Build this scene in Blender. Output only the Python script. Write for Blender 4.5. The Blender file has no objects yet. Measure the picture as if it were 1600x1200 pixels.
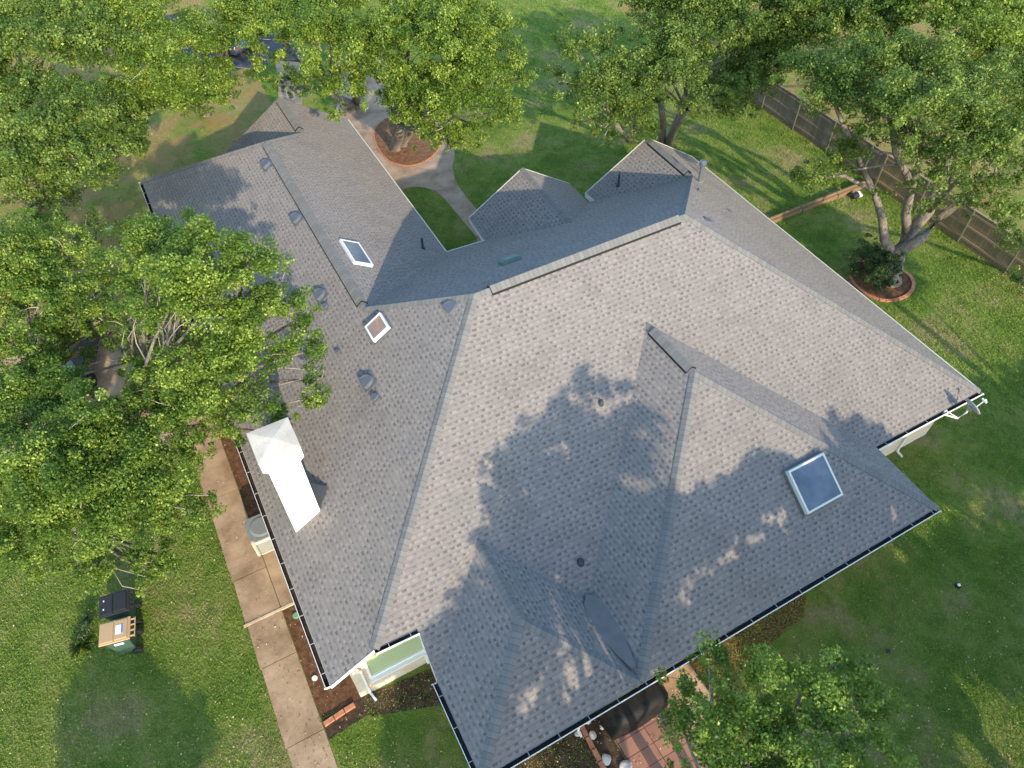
import bpy, bmesh, math, random
import numpy as np
from mathutils import Vector, Matrix
random.seed(7)
RNG = np.random.default_rng(11)
R = math.radians

# ------------------------------------------------------------------ camera, sky, sun
S = bpy.context.scene
COL = S.collection
FPX = 1163.58                       # focal length in pixels of a 1600 px wide frame
CAM = Vector((1.0307, -6.2768, 20.6352))
ROT = Matrix(((0.87840462, 0.36867869, -0.30410746),
              (-0.47784096, 0.66611396, -0.57267811),
              (-0.00856399, 0.6483581, 0.76128735)))
cd = bpy.data.cameras.new('camera')
cd.sensor_width = 36.0
cd.lens = FPX / 1600 * 36.0
cd.clip_end = 600
cam = bpy.data.objects.new('camera', cd)
cam.matrix_world = Matrix.Translation(CAM) @ ROT.to_4x4()
COL.objects.link(cam)
S.camera = cam

SUN_AZ, SUN_EL = R(184), R(24.4)
w = bpy.data.worlds.new('World'); S.world = w; w.use_nodes = True
nt = w.node_tree
sky = nt.nodes.new('ShaderNodeTexSky'); sky.sky_type = 'NISHITA'; sky.sun_disc = False
sky.sun_elevation = SUN_EL; sky.sun_rotation = SUN_AZ; sky.air_density = 1.6; sky.dust_density = 0.9; sky.ozone_density = 4.5
nt.links.new(sky.outputs[0], nt.nodes['Background'].inputs[0])
nt.nodes['Background'].inputs[1].default_value = 0.15
sd = Vector((math.sin(SUN_AZ) * math.cos(SUN_EL), math.cos(SUN_AZ) * math.cos(SUN_EL), math.sin(SUN_EL)))
ld = bpy.data.lights.new('sun', 'SUN'); ld.energy = 2.0; ld.angle = R(0.5); ld.color = (1.0, 0.84, 0.62)
lo = bpy.data.objects.new('sun', ld); lo.rotation_euler = sd.to_track_quat('Z', 'Y').to_euler(); COL.objects.link(lo)
S.view_settings.view_transform = 'Standard'; S.view_settings.look = 'None'
S.view_settings.gamma = 1; S.view_settings.exposure = 1.70

# ------------------------------------------------------------------ survey helpers (photo pixel -> world spot on a known surface)
def ray(px, py):
    return ROT @ Vector(((px - 800) / FPX, -(py - 600) / FPX, -1.0))
def at(px, py, z=0.0):
    d = ray(px, py); return CAM + d * ((z - CAM.z) / d.z)
def onpl(px, py, n, o):
    d = ray(px, py); n = Vector(n); return CAM + d * (n.dot(Vector(o) - CAM) / n.dot(d))
def depth_of(p):
    return -((ROT.transposed() @ (Vector(p) - CAM)).z)

# ------------------------------------------------------------------ materials
MATS = {}
def newmat(name):
    m = bpy.data.materials.new(name); m.use_nodes = True
    nt = m.node_tree; b = nt.nodes['Principled BSDF']; MATS[name] = m
    return m, nt, b
def N(nt, t, **kw):
    n = nt.nodes.new(t)
    for k, v in kw.items(): setattr(n, k, v)
    return n
def math_(nt, op, a, b=None, c=None):
    n = nt.nodes.new('ShaderNodeMath'); n.operation = op
    for i, x in enumerate((a, b, c)):
        if x is None: continue
        if isinstance(x, (int, float)): n.inputs[i].default_value = x
        else: nt.links.new(x, n.inputs[i])
    return n.outputs[0]
def ramp(nt, fac, stops):
    n = nt.nodes.new('ShaderNodeValToRGB'); e = n.color_ramp.elements
    while len(e) > 1: e.remove(e[-1])
    e[0].position = stops[0][0]; e[0].color = (*stops[0][1], 1)
    for p, c in stops[1:]:
        q = e.new(p); q.color = (*c, 1)
    nt.links.new(fac, n.inputs[0]); return n.outputs[0]
def noise(nt, vec, scale, detail=4, rough=.55):
    n = nt.nodes.new('ShaderNodeTexNoise'); n.inputs['Scale'].default_value = scale
    n.inputs['Detail'].default_value = detail; n.inputs['Roughness'].default_value = rough
    if vec is not None: nt.links.new(vec, n.inputs['Vector'])
    return n.outputs[0]
def mixc(nt, fac, a, b, mode='MIX'):
    n = nt.nodes.new('ShaderNodeMix'); n.data_type = 'RGBA'; n.blend_type = mode
    for i, x in ((0, fac), (6, a), (7, b)):
        if isinstance(x, (int, float)): n.inputs[i].default_value = x
        elif isinstance(x, tuple): n.inputs[i].default_value = (*x, 1)
        else: nt.links.new(x, n.inputs[i])
    return n.outputs[2]
def geopos(nt): return nt.nodes.new('ShaderNodeNewGeometry').outputs['Position']
def bump(nt, b, h, strength=.4, dist=.02):
    n = nt.nodes.new('ShaderNodeBump'); n.inputs['Strength'].default_value = strength
    n.inputs['Distance'].default_value = dist; nt.links.new(h, n.inputs['Height'])
    nt.links.new(n.outputs[0], b.inputs['Normal'])
def plain(name, col, rough=.6, metal=0, var=.12, scale=6, spec=.3):
    m, nt, b = newmat(name)
    f = noise(nt, geopos(nt), scale, 5)
    c = mixc(nt, f, tuple(x * (1 - var) for x in col), tuple(min(1, x * (1 + var)) for x in col))
    nt.links.new(c, b.inputs['Base Color']); b.inputs['Roughness'].default_value = rough
    b.inputs['Metallic'].default_value = metal; b.inputs['Specular IOR Level'].default_value = spec
    return m

def shingle_mat():
    m, nt, b = newmat('asphalt_shingle')
    uv = N(nt, 'ShaderNodeUVMap').outputs[0]
    sp = N(nt, 'ShaderNodeSeparateXYZ'); nt.links.new(uv, sp.inputs[0])
    u, v = sp.outputs[0], sp.outputs[1]
    vr = math_(nt, 'DIVIDE', v, .136)
    row = math_(nt, 'FLOOR', vr); fv = math_(nt, 'FRACT', vr)
    wn = N(nt, 'ShaderNodeTexWhiteNoise', noise_dimensions='1D'); nt.links.new(row, wn.inputs['W'])
    ur = math_(nt, 'ADD', math_(nt, 'DIVIDE', u, .200), math_(nt, 'MULTIPLY', wn.outputs[0], 7.0))
    c = math_(nt, 'FLOOR', ur); fu = math_(nt, 'FRACT', ur)
    cv = N(nt, 'ShaderNodeCombineXYZ'); nt.links.new(c, cv.inputs[0]); nt.links.new(row, cv.inputs[1])
    w2 = N(nt, 'ShaderNodeTexWhiteNoise', noise_dimensions='2D'); nt.links.new(cv.outputs[0], w2.inputs['Vector'])
    sc = N(nt, 'ShaderNodeSeparateColor'); nt.links.new(w2.outputs[1], sc.inputs[0])
    r1, r2, r3 = sc.outputs
    st = math_(nt, 'MULTIPLY', r1, .35)
    en = math_(nt, 'ADD', st, math_(nt, 'ADD', .22, math_(nt, 'MULTIPLY', r2, .44)))
    gap = math_(nt, 'MULTIPLY', math_(nt, 'GREATER_THAN', fu, st), math_(nt, 'LESS_THAN', fu, en))
    gap = math_(nt, 'MULTIPLY', gap, math_(nt, 'GREATER_THAN', fv, .50))       # shadow band printed under the upper course
    gap = math_(nt, 'MULTIPLY', gap, math_(nt, 'LESS_THAN', fv, .97)); gap = math_(nt, 'MULTIPLY', gap, math_(nt, 'GREATER_THAN', r1, .13))
    line = math_(nt, 'GREATER_THAN', fv, .88)
    lt = math_(nt, 'MULTIPLY', math_(nt, 'GREATER_THAN', fu, math_(nt, 'ADD', en, .04)), math_(nt, 'GREATER_THAN', r3, .35))
    lt = math_(nt, 'MULTIPLY', lt, math_(nt, 'GREATER_THAN', fv, .30)); lt = math_(nt, 'MULTIPLY', lt, math_(nt, 'LESS_THAN', fv, .86))
    pos = geopos(nt)
    big = noise(nt, pos, .75, 6, .62)
    mid = noise(nt, pos, 3.2, 3)
    base = ramp(nt, big, [(.34, (.160, .144, .130)), (.5, (.210, .188, .168)), (.66, (.178, .166, .152))])
    base = mixc(nt, math_(nt, 'MULTIPLY', r2, .22), base, (.265, .240, .212))
    base = mixc(nt, math_(nt, 'MULTIPLY', math_(nt, 'SUBTRACT', mid, .40), 1.6), base, (.19, .165, .155))
    base = mixc(nt, math_(nt, 'MULTIPLY', lt, .30), base, (.33, .30, .265))
    base = mixc(nt, math_(nt, 'MULTIPLY', line, .46), base, (.085, .080, .078))
    base = mixc(nt, math_(nt, 'MULTIPLY', gap, math_(nt, 'ADD', .26, math_(nt, 'MULTIPLY', r3, .46))), base, (.070, .064, .062))
    gr = noise(nt, uv, 160, 2)
    base = mixc(nt, math_(nt, 'MULTIPLY', math_(nt, 'SUBTRACT', gr, .5), 1.0), base, (.55, .5, .47))
    nt.links.new(base, b.inputs['Base Color'])
    b.inputs['Roughness'].default_value = .95; b.inputs['Specular IOR Level'].default_value = .15
    if 'Diffuse Roughness' in b.inputs: b.inputs['Diffuse Roughness'].default_value = .3
    h = math_(nt, 'SUBTRACT', math_(nt, 'SUBTRACT', 1.0, gap), math_(nt, 'MULTIPLY', fv, .5))
    h = math_(nt, 'ADD', h, math_(nt, 'MULTIPLY', gr, .35))
    bump(nt, b, h, .45, .012)
    return m
def cap_mat():
    m, nt, b = newmat('ridge_shingle')
    uv = N(nt, 'ShaderNodeUVMap').outputs[0]
    sp = N(nt, 'ShaderNodeSeparateXYZ'); nt.links.new(uv, sp.inputs[0])
    vr = math_(nt, 'DIVIDE', sp.outputs[0], .145); f = math_(nt, 'FRACT', vr); c = math_(nt, 'FLOOR', vr)
    wn = N(nt, 'ShaderNodeTexWhiteNoise', noise_dimensions='1D'); nt.links.new(c, wn.inputs['W'])
    base = mixc(nt, wn.outputs[0], (.150, .146, .138), (.190, .184, .172))
    base = mixc(nt, math_(nt, 'MULTIPLY', math_(nt, 'LESS_THAN', f, .13), .55), base, (.08, .08, .08))
    gr = noise(nt, uv, 120, 2); base = mixc(nt, math_(nt, 'MULTIPLY', math_(nt, 'SUBTRACT', gr, .5), .8), base, (.5, .48, .45))
    nt.links.new(base, b.inputs['Base Color']); b.inputs['Roughness'].default_value = .95
    b.inputs['Specular IOR Level'].default_value = .15
    if 'Diffuse Roughness' in b.inputs: b.inputs['Diffuse Roughness'].default_value = .3
    bump(nt, b, f, .5, .01)
    return m
def brick_mat():
    m, nt, b = newmat('cream_brick')
    tc = N(nt, 'ShaderNodeUVMap').outputs[0]
    br = N(nt, 'ShaderNodeTexBrick'); nt.links.new(tc, br.inputs['Vector'])
    br.inputs['Color1'].default_value = (.56, .48, .38, 1); br.inputs['Color2'].default_value = (.50, .27, .16, 1)
    br.inputs['Mortar'].default_value = (.62, .58, .50, 1); br.inputs['Scale'].default_value = 1
    br.inputs['Brick Width'].default_value = .21; br.inputs['Row Height'].default_value = .075; br.inputs['Mortar Size'].default_value = .008
    br.inputs['Bias'].default_value = -.35
    c = mixc(nt, math_(nt, 'MULTIPLY', noise(nt, geopos(nt), 2.5, 4), .6), br.outputs[0], (.66, .60, .50))
    nt.links.new(c, b.inputs['Base Color']); b.inputs['Roughness'].default_value = .85
    bump(nt, b, br.outputs[1], -.3, .006)
    return m
def grass_color(nt, tint=None):
    pos = geopos(nt)
    a = noise(nt, pos, .42, 7, .66); f = noise(nt, pos, 2.2, 4, .6)
    c = ramp(nt, a, [(.34, (.100, .172, .026)), (.45, (.160, .235, .038)), (.54, (.230, .270, .062)), (.63, (.33, .275, .125))])
    c = mixc(nt, math_(nt, 'MULTIPLY', math_(nt, 'SUBTRACT', f, .46), 2.4), c, (.085, .145, .020))
    return c, pos
def lawn_mat():
    m, nt, b = newmat('lawn_turf')
    c, pos = grass_color(nt)
    # worn brown soil under the dense trees north-west, dry ground beyond the fence and near the south-west walls
    sp = N(nt, 'ShaderNodeSeparateXYZ'); nt.links.new(pos, sp.inputs[0])
    nz = noise(nt, pos, .5, 5, .65)
    nw = math_(nt, 'MULTIPLY', math_(nt, 'LESS_THAN', sp.outputs[0], .5), math_(nt, 'GREATER_THAN', sp.outputs[1], 17))
    nw = math_(nt, 'MAXIMUM', nw, math_(nt, 'MULTIPLY', math_(nt, 'LESS_THAN', sp.outputs[0], 7.5), math_(nt, 'GREATER_THAN', sp.outputs[1], 24.6)))
    fx = math_(nt, 'GREATER_THAN', sp.outputs[0], 30.2)
    msk = math_(nt, 'MAXIMUM', nw, fx)
    k = math_(nt, 'MULTIPLY', math_(nt, 'MULTIPLY', math_(nt, 'SUBTRACT', nz, .36), 5.0), msk)
    kk = N(nt, 'ShaderNodeClamp'); nt.links.new(k, kk.inputs[0])
    c = mixc(nt, kk.outputs[0], c, (.33, .215, .085))
    fine = noise(nt, pos, 22, 3, .7)
    c = mixc(nt, math_(nt, 'MULTIPLY', math_(nt, 'SUBTRACT', fine, .38), 1.0), c, (.040, .070, .010))
    nt.links.new(c, b.inputs['Base Color']); b.inputs['Roughness'].default_value = 1; b.inputs['Specular IOR Level'].default_value = .1
    bump(nt, b, fine, .9, .06)
    return m
def blade_mat():
    m, nt, b = newmat('grass_blade')
    c, pos = grass_color(nt)
    at_ = N(nt, 'ShaderNodeAttribute'); at_.attribute_name = 'tint'
    c = mixc(nt, math_(nt, 'MULTIPLY', at_.outputs['Fac'], .7), c, (.27, .36, .055))
    out = nt.nodes['Material Output']
    nt.links.new(c, b.inputs['Base Color']); b.inputs['Roughness'].default_value = .7; b.inputs['Specular IOR Level'].default_value = .25
    tr = N(nt, 'ShaderNodeBsdfTranslucent'); nt.links.new(c, tr.inputs[0])
    mx = N(nt, 'ShaderNodeMixShader'); mx.inputs[0].default_value = .3
    nt.links.new(b.outputs[0], mx.inputs[1]); nt.links.new(tr.outputs[0], mx.inputs[2]); nt.links.new(mx.outputs[0], out.inputs[0])
    return m
def leaf_mat(name, dark, mid, light, tr=.38):
    m, nt, b = newmat(name)
    at_ = N(nt, 'ShaderNodeAttribute'); at_.attribute_name = 'tint'
    c = ramp(nt, at_.outputs['Fac'], [(0, dark), (.5, mid), (.88, light), (1, tuple(min(1, x * 1.35) for x in light))])
    nt.links.new(c, b.inputs['Base Color']); b.inputs['Roughness'].default_value = .5; b.inputs['Specular IOR Level'].default_value = .35
    t = N(nt, 'ShaderNodeBsdfTranslucent'); tc = mixc(nt, .5, c, (.30, .36, .03)); nt.links.new(tc, t.inputs[0])
    mx = N(nt, 'ShaderNodeMixShader'); mx.inputs[0].default_value = tr
    nt.links.new(b.outputs[0], mx.inputs[1]); nt.links.new(t.outputs[0], mx.inputs[2])
    nt.links.new(mx.outputs[0], nt.nodes['Material Output'].inputs[0])
    return m
def ground_mat(name, c1, c2, c3, scale=3, fs=40, bs=.6, bd=.02, rough=.95):
    m, nt, b = newmat(name)
    pos = geopos(nt); a = noise(nt, pos, scale, 6, .65); f = noise(nt, pos, fs, 3, .7)
    c = ramp(nt, a, [(.35, c1), (.52, c2), (.68, c3)])
    c = mixc(nt, math_(nt, 'MULTIPLY', math_(nt, 'SUBTRACT', f, .42), 1.1), c, tuple(x * .45 for x in c1))
    nt.links.new(c, b.inputs['Base Color']); b.inputs['Roughness'].default_value = rough; b.inputs['Specular IOR Level'].default_value = .2
    bump(nt, b, f, bs, bd)
    return m
def bark_mat():
    m, nt, b = newmat('oak_bark')
    pos = geopos(nt); mp = N(nt, 'ShaderNodeMapping'); mp.inputs['Scale'].default_value = (1, 1, .3); nt.links.new(pos, mp.inputs[0])
    f = noise(nt, mp.outputs[0], 14, 5, .7); g = noise(nt, pos, 3.5, 3)
    c = ramp(nt, f, [(.34, (.055, .043, .034)), (.5, (.150, .120, .092)), (.66, (.30, .25, .20))])
    c = mixc(nt, math_(nt, 'MULTIPLY', g, .5), c, (.26, .23, .19))
    nt.links.new(c, b.inputs['Base Color']); b.inputs['Roughness'].default_value = .95
    bump(nt, b, f, .8, .04)
    return m
def twig_mat():
    return plain('twig_bark', (.38, .33, .26), .9)
def wood_mat(name, c1, c2, across):
    m, nt, b = newmat(name)
    pos = geopos(nt); sp = N(nt, 'ShaderNodeSeparateXYZ'); nt.links.new(pos, sp.inputs[0])
    u = math_(nt, 'DIVIDE', sp.outputs[across], .14); c_ = math_(nt, 'FLOOR', u); f = math_(nt, 'FRACT', u)
    wn = N(nt, 'ShaderNodeTexWhiteNoise', noise_dimensions='1D'); nt.links.new(c_, wn.inputs['W'])
    n_ = noise(nt, pos, 7, 5, .7)
    c = mixc(nt, wn.outputs[0], c1, c2); c = mixc(nt, math_(nt, 'MULTIPLY', n_, .5), c, tuple(x * .55 for x in c1))
    c = mixc(nt, math_(nt, 'MULTIPLY', math_(nt, 'LESS_THAN', f, .07), .8), c, (.03, .025, .02))
    nt.links.new(c, b.inputs['Base Color']); b.inputs['Roughness'].default_value = .9
    return m
def tile_mat():
    m, nt, b = newmat('terracotta_tile')
    pos = geopos(nt); sp = N(nt, 'ShaderNodeSeparateXYZ'); nt.links.new(pos, sp.inputs[0])
    fx = math_(nt, 'DIVIDE', math_(nt, 'SUBTRACT', sp.outputs[0], 5.83), .41)
    fy = math_(nt, 'DIVIDE', math_(nt, 'ADD', sp.outputs[1], 3.2), .41)
    cv = N(nt, 'ShaderNodeCombineXYZ'); nt.links.new(math_(nt, 'FLOOR', fx), cv.inputs[0]); nt.links.new(math_(nt, 'FLOOR', fy), cv.inputs[1])
    wn = N(nt, 'ShaderNodeTexWhiteNoise', noise_dimensions='2D'); nt.links.new(cv.outputs[0], wn.inputs[0])
    c = mixc(nt, wn.outputs[0], (.27, .115, .070), (.37, .165, .098))
    c = mixc(nt, math_(nt, 'MULTIPLY', noise(nt, pos, 6, 4), .5), c, (.30, .17, .12))
    j = math_(nt, 'MAXIMUM', math_(nt, 'LESS_THAN', math_(nt, 'FRACT', fx), .05), math_(nt, 'LESS_THAN', math_(nt, 'FRACT', fy), .05))
    c = mixc(nt, j, c, (.07, .035, .025))
    nt.links.new(c, b.inputs['Base Color']); b.inputs['Roughness'].default_value = .8
    return m
def concrete(name, c1, c2, c3):
    return ground_mat(name, tuple(x * .82 for x in c1), c2, tuple(x * 1.08 for x in c3), scale=1.1, fs=45, bs=.2, bd=.006, rough=.9)
def glass_mat(name, col, rough=.22):
    m, nt, b = newmat(name)
    g = noise(nt, geopos(nt), .9, 2)
    c = mixc(nt, g, tuple(x * .85 for x in col), col)
    nt.links.new(c, b.inputs['Base Color']); b.inputs['Roughness'].default_value = rough
    b.inputs['Specular IOR Level'].default_value = .6
    return m

M_shingle = shingle_mat(); M_cap = cap_mat(); M_brick = brick_mat()
M_white = plain('white_paint', (.78, .76, .72), .5, var=.05); M_cream = plain('cream_metal', (.60, .59, .50), .5)
M_ventblack = plain('vent_black', (.016, .015, .015), .8); M_guttershade = plain('gutter_inside_shade', (.045, .036, .03), .95, spec=.05, var=.6, scale=3)  # gutter inside: deep shade over debris painted in as a dark colour
M_ventmetal = plain('painted_vent_metal', (.105, .12, .14), .7, 0, spec=.15); M_pipe = plain('dark_pipe', (.045, .052, .062), .55)
M_galv = plain('galvanised_steel', (.38, .39, .40), .35, .8); M_greenvent = plain('weathered_green_vent', (.13, .20, .17), .6)
M_stucco = plain('white_stucco', (.86, .83, .78), .9, var=.04, scale=20); M_capc = ground_mat('chimney_cap_concrete', (.52, .46, .38), (.60, .54, .45), (.68, .61, .52), 2, 30, .2, .01)
M_membrane = plain('grey_membrane', (.165, .155, .145), 1, var=.2, scale=5, spec=.05)
M_skyglass = ground_mat('skylight_glass', (.085, .11, .15), (.13, .155, .195), (.19, .205, .23), .8, .6, 0, .001, .15); M_amberglass = ground_mat('amber_skylight_glass', (.20, .17, .15), (.27, .20, .16), (.42, .22, .12), 2.2, 3, 0, .001, .25)
M_winglass = glass_mat('window_glass', (.05, .07, .08)); M_blind = plain('pale_green_blind', (.38, .46, .28), 1, var=.02, scale=1.5, spec=0)
M_lawn = lawn_mat(); M_blade = blade_mat()
M_mulch = ground_mat('bark_mulch', (.10, .045, .022), (.17, .080, .038), (.24, .125, .062), 6, 45, 1, .04)
M_mulchr = ground_mat('red_mulch', (.15, .072, .036), (.23, .115, .060), (.30, .165, .09), 5, 45, 1, .04)
M_soil = ground_mat('dark_soil', (.045, .030, .018), (.085, .055, .032), (.14, .095, .06), 4, 40, 1, .04)
M_walk = concrete('walk_concrete', (.30, .195, .11), (.37, .25, .15), (.44, .305, .19))
M_walk2 = concrete('front_path_concrete', (.30, .205, .135), (.37, .26, .175), (.43, .31, .22))
M_asph = concrete('street_asphalt', (.06, .06, .065), (.08, .08, .085), (.10, .10, .105))
M_edge = ground_mat('edging_brick', (.36, .14, .075), (.48, .20, .11), (.56, .27, .16), 9, 60, .3, .01)
M_tile = tile_mat(); M_bark = bark_mat(); M_twig = twig_mat()
M_fence = wood_mat('fence_boards', (.24, .165, .080), (.33, .235, .12), 1); M_rail = plain('fence_rail', (.27, .20, .12), .9)
M_fencegrey = wood_mat('grey_fence_boards', (.18, .14, .095), (.27, .21, .145), 1)
M_timber = plain('landscape_timber', (.21, .135, .075), .9, var=.35, scale=4)
M_leafA = leaf_mat('oak_leaf', (.046, .100, .011), (.150, .238, .027), (.38, .455, .085))
M_leafB = leaf_mat('bright_oak_leaf', (.060, .120, .012), (.175, .262, .029), (.40, .47, .085))
M_leafC = leaf_mat('olive_oak_leaf', (.044, .092, .014), (.140, .215, .034), (.33, .40, .085))
M_leafD = leaf_mat('dark_shrub_leaf', (.025, .050, .014), (.055, .10, .026), (.11, .17, .05), .25)
M_black = plain('black_plastic', (.025, .025, .027), .45); M_tan = plain('tan_plastic', (.44, .29, .155), .55, var=.06)
M_green = plain('green_cart_plastic', (.045, .085, .062), .5); M_label = plain('white_sticker', (.75, .77, .82), .5); M_blueink = plain('blue_print', (.10, .16, .42), .5)
M_acgrey = plain('grille_grey', (.20, .21, .20), .5); M_acbeige = plain('unit_beige', (.48, .46, .38), .5); M_dishm = plain('dish_grey', (.36, .38, .39), .45)
M_cover = ground_mat('black_cover_cloth', (.008, .008, .008), (.014, .014, .014), (.022, .021, .02), 5, 25, .4, .02, .6)
M_carblue = plain('blue_car_paint', (.010, .026, .10), .25, .2, spec=.6); M_cargrey = plain('dark_car_paint', (.12, .125, .14), .25, .3, spec=.6)
M_red = plain('red_enamel', (.55, .04, .02), .4); M_rock = plain('pale_limestone', (.50, .47, .41), .9, var=.25, scale=12)
M_valve = plain('green_valve_cover', (.16, .30, .16), .6); M_rubber = plain('rubber', (.015, .015, .015), .9)
M_dead = plain('bleached_wood', (.42, .37, .30), .9)
M_sack = plain('white_sheet', (.6, .6, .6), .7)

# ------------------------------------------------------------------ object helpers
def link(name, me, parent=None, mats=()):
    o = bpy.data.objects.new(name, me); COL.objects.link(o)
    for m in mats: me.materials.append(m)
    if parent is not None: o.parent = parent
    return o
def tag(o, label=None, cat=None, group=None, kind=None):
    if label: o['label'] = label
    if cat: o['category'] = cat
    if group: o['group'] = group
    if kind: o['kind'] = kind
    return o
def empty(name, loc, label, cat, group=None, rz=0):
    o = bpy.data.objects.new(name, None); o.empty_display_size = .2; COL.objects.link(o)
    o.location = loc; o.rotation_euler = (0, 0, rz); return tag(o, label, cat, group)
class MB:
    """collects shapes, links them as one mesh object"""
    def __init__(s): s.v = []; s.f = []; s.mi = []; s.uv = []
    def face(s, pts, mi=0, uv=None):
        i = len(s.v); s.v += [tuple(p) for p in pts]; s.f.append(tuple(range(i, i + len(pts)))); s.mi.append(mi)
        s.uv += list(uv) if uv else [(0, 0)] * len(pts)
    def hexa(s, b, t, mi=0):          # b,t: 4 bottom (ccw) and 4 top points
        s.face(b[::-1], mi); s.face(t, mi)
        for k in range(4):
            a, c = k, (k + 1) % 4; s.face([b[a], b[c], t[c], t[a]], mi)
    def box(s, c, d, rz=0, mi=0, taper=1.0):
        x, y, z = [q / 2 for q in d]; c = Vector(c); r = Matrix.Rotation(rz, 3, 'Z')
        B = [c + r @ Vector(p) for p in ((-x, -y, -z), (x, -y, -z), (x, y, -z), (-x, y, -z))]
        T = [c + r @ Vector((p[0] * taper, p[1] * taper, z)) for p in ((-x, -y), (x, -y), (x, y), (-x, y))]
        s.hexa(B, T, mi)
    def bar(s, a, b, wd, ht, up=(0, 0, 1), mi=0):
        a, b = Vector(a), Vector(b); d = (b - a).normalized(); sd_ = d.cross(Vector(up))
        if sd_.length < 1e-4: sd_ = Vector((1, 0, 0))
        sd_.normalize(); u = sd_.cross(d).normalized(); x, y = sd_ * wd / 2, u * ht / 2
        s.hexa([a - x - y, a + x - y, b + x - y, b - x - y], [a - x + y, a + x + y, b + x + y, b - x + y], mi)
    def tube(s, pts, rad, n=8, mi=0, caps=True):
        pts = [Vector(p) for p in pts]; rings = []
        for i, p in enumerate(pts):
            d = (pts[min(i + 1, len(pts) - 1)] - pts[max(i - 1, 0)]).normalized()
            a = d.cross(Vector((0, 0, 1)) if abs(d.z) < .9 else Vector((1, 0, 0))).normalized(); c = d.cross(a)
            r = rad[i] if hasattr(rad, '__len__') else rad
            rings.append([p + (a * math.cos(t) + c * math.sin(t)) * r for t in [2 * math.pi * k / n for k in range(n)]])
        for q in range(len(rings) - 1):
            for k in range(n):
                j = (k + 1) % n; s.face([rings[q][k], rings[q][j], rings[q + 1][j], rings[q + 1][k]], mi)
        if caps: s.face(rings[0][::-1], mi); s.face(rings[-1], mi)
    def prism(s, poly, z0, z1, mi=0):
        n = len(poly); b = [(p[0], p[1], z0) for p in poly]; t = [(p[0], p[1], z1) for p in poly]
        s.face(b[::-1], mi); s.face(t, mi)
        for k in range(n): j = (k + 1) % n; s.face([b[k], b[j], t[j], t[k]], mi)
    def build(s, name, mats, parent=None, smooth=False, bevel=0, weld=False):
        me = bpy.data.meshes.new(name); me.from_pydata(s.v, [], s.f); me.update()
        uvl = me.uv_layers.new(name='UVMap'); uvl.data.foreach_set('uv', [c for q in s.uv for c in q])
        me.polygons.foreach_set('material_index', s.mi)
        if weld or bevel or smooth:
            bm = bmesh.new(); bm.from_mesh(me); bmesh.ops.remove_doubles(bm, verts=bm.verts, dist=1e-4); bm.to_mesh(me); bm.free()
        if not isinstance(mats, (list, tuple)): mats = (mats,)
        o = link(name, me, parent, mats)
        if smooth: me.polygons.foreach_set('use_smooth', [True] * len(me.polygons))
        if bevel:
            md = o.modifiers.new('bevel', 'BEVEL'); md.width = bevel; md.segments = 2; md.limit_method = 'ANGLE'
        return o

# ------------------------------------------------------------------ ground, paths, beds
def sheet(name, pts, z, m, kind='structure', label=None):
    mb = MB(); mb.face([(p[0], p[1], z) for p in pts]); o = mb.build(name, m)
    bm = bmesh.new(); bm.from_mesh(o.data); bmesh.ops.triangulate(bm, faces=bm.faces); bm.to_mesh(o.data); bm.free()
    for f in o.data.polygons:
        if f.normal.z < 0: f.flip()
    tag(o, label, None, None, kind); return o
def slab(name, pts, z0, z1, m):
    mb = MB(); a = sum(pts[i][0] * pts[(i + 1) % len(pts)][1] - pts[(i + 1) % len(pts)][0] * pts[i][1] for i in range(len(pts)))
    if a < 0: pts = pts[::-1]
    mb.prism(pts, z0, z1); o = mb.build(name, m); tag(o, kind='structure'); return o
def pxs(l, z=0): return [tuple(at(x, y, z)[:2]) for x, y in l]
def smooth_poly(pts, n=6, closed=True):
    out = []; L = len(pts)
    for i in range(L):
        p0, p1, p2, p3 = [Vector(pts[(i + k) % L]) for k in (-1, 0, 1, 2)]
        for k in range(n):
            t = k / n
            out.append(tuple(.5 * ((2 * p1) + (p2 - p0) * t + (2 * p0 - 5 * p1 + 4 * p2 - p3) * t * t + (3 * p1 - p0 - 3 * p2 + p3) * t ** 3)))
    return out

sheet('ground', [(-150, -150), (170, -150), (170, 190), (-150, 190)], 0, M_lawn)
M_walkpts = [(-1.70, -9), (-.68, -9), (-.68, 25), (-1.66, 25)]
# side walk: separate pours with a raised lip, plus the pad by the air conditioner
for k, (y0, y1) in enumerate([(-9, -3.6), (-3.58, -.5), (-.48, 1.2), (1.22, 3.50), (3.52, 4.9), (4.94, 6.44), (6.46, 9.6), (9.62, 13), (13.02, 17), (17.02, 25)]):
    slab('side_walk', [(-1.72, y0), (-.69, y0), (-.69, y1), (-1.68, y1)], -.05, .035 + .004 * (k % 2), M_walk)
slab('walk_lip', [(-1.78, 4.90), (.40, 4.90), (.40, 4.97), (-1.78, 4.97)], -.05, .06, concrete('pale_lip', (.48, .36, .25), (.58, .45, .32), (.64, .50, .36)))
slab('unit_pad', [(-.67, 4.98), (.40, 4.98), (.40, 7.6), (-.67, 7.6)], -.05, .045, M_walk)
slab('back_terrace', [(-7.5, 14.2), (-1.75, 14.2), (-1.75, 19.6), (-7.5, 19.6)], -.05, .03, M_walk)
sheet('mulch_bed', [(-.67, 1.5), (.42, 1.5), (.42, 4.88), (-.67, 4.88)], .008, M_mulch)
sheet('mulch_bed', [(-.67, 7.62), (.42, 7.62), (.42, 24), (-.67, 24)], .008, M_mulch)
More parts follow.
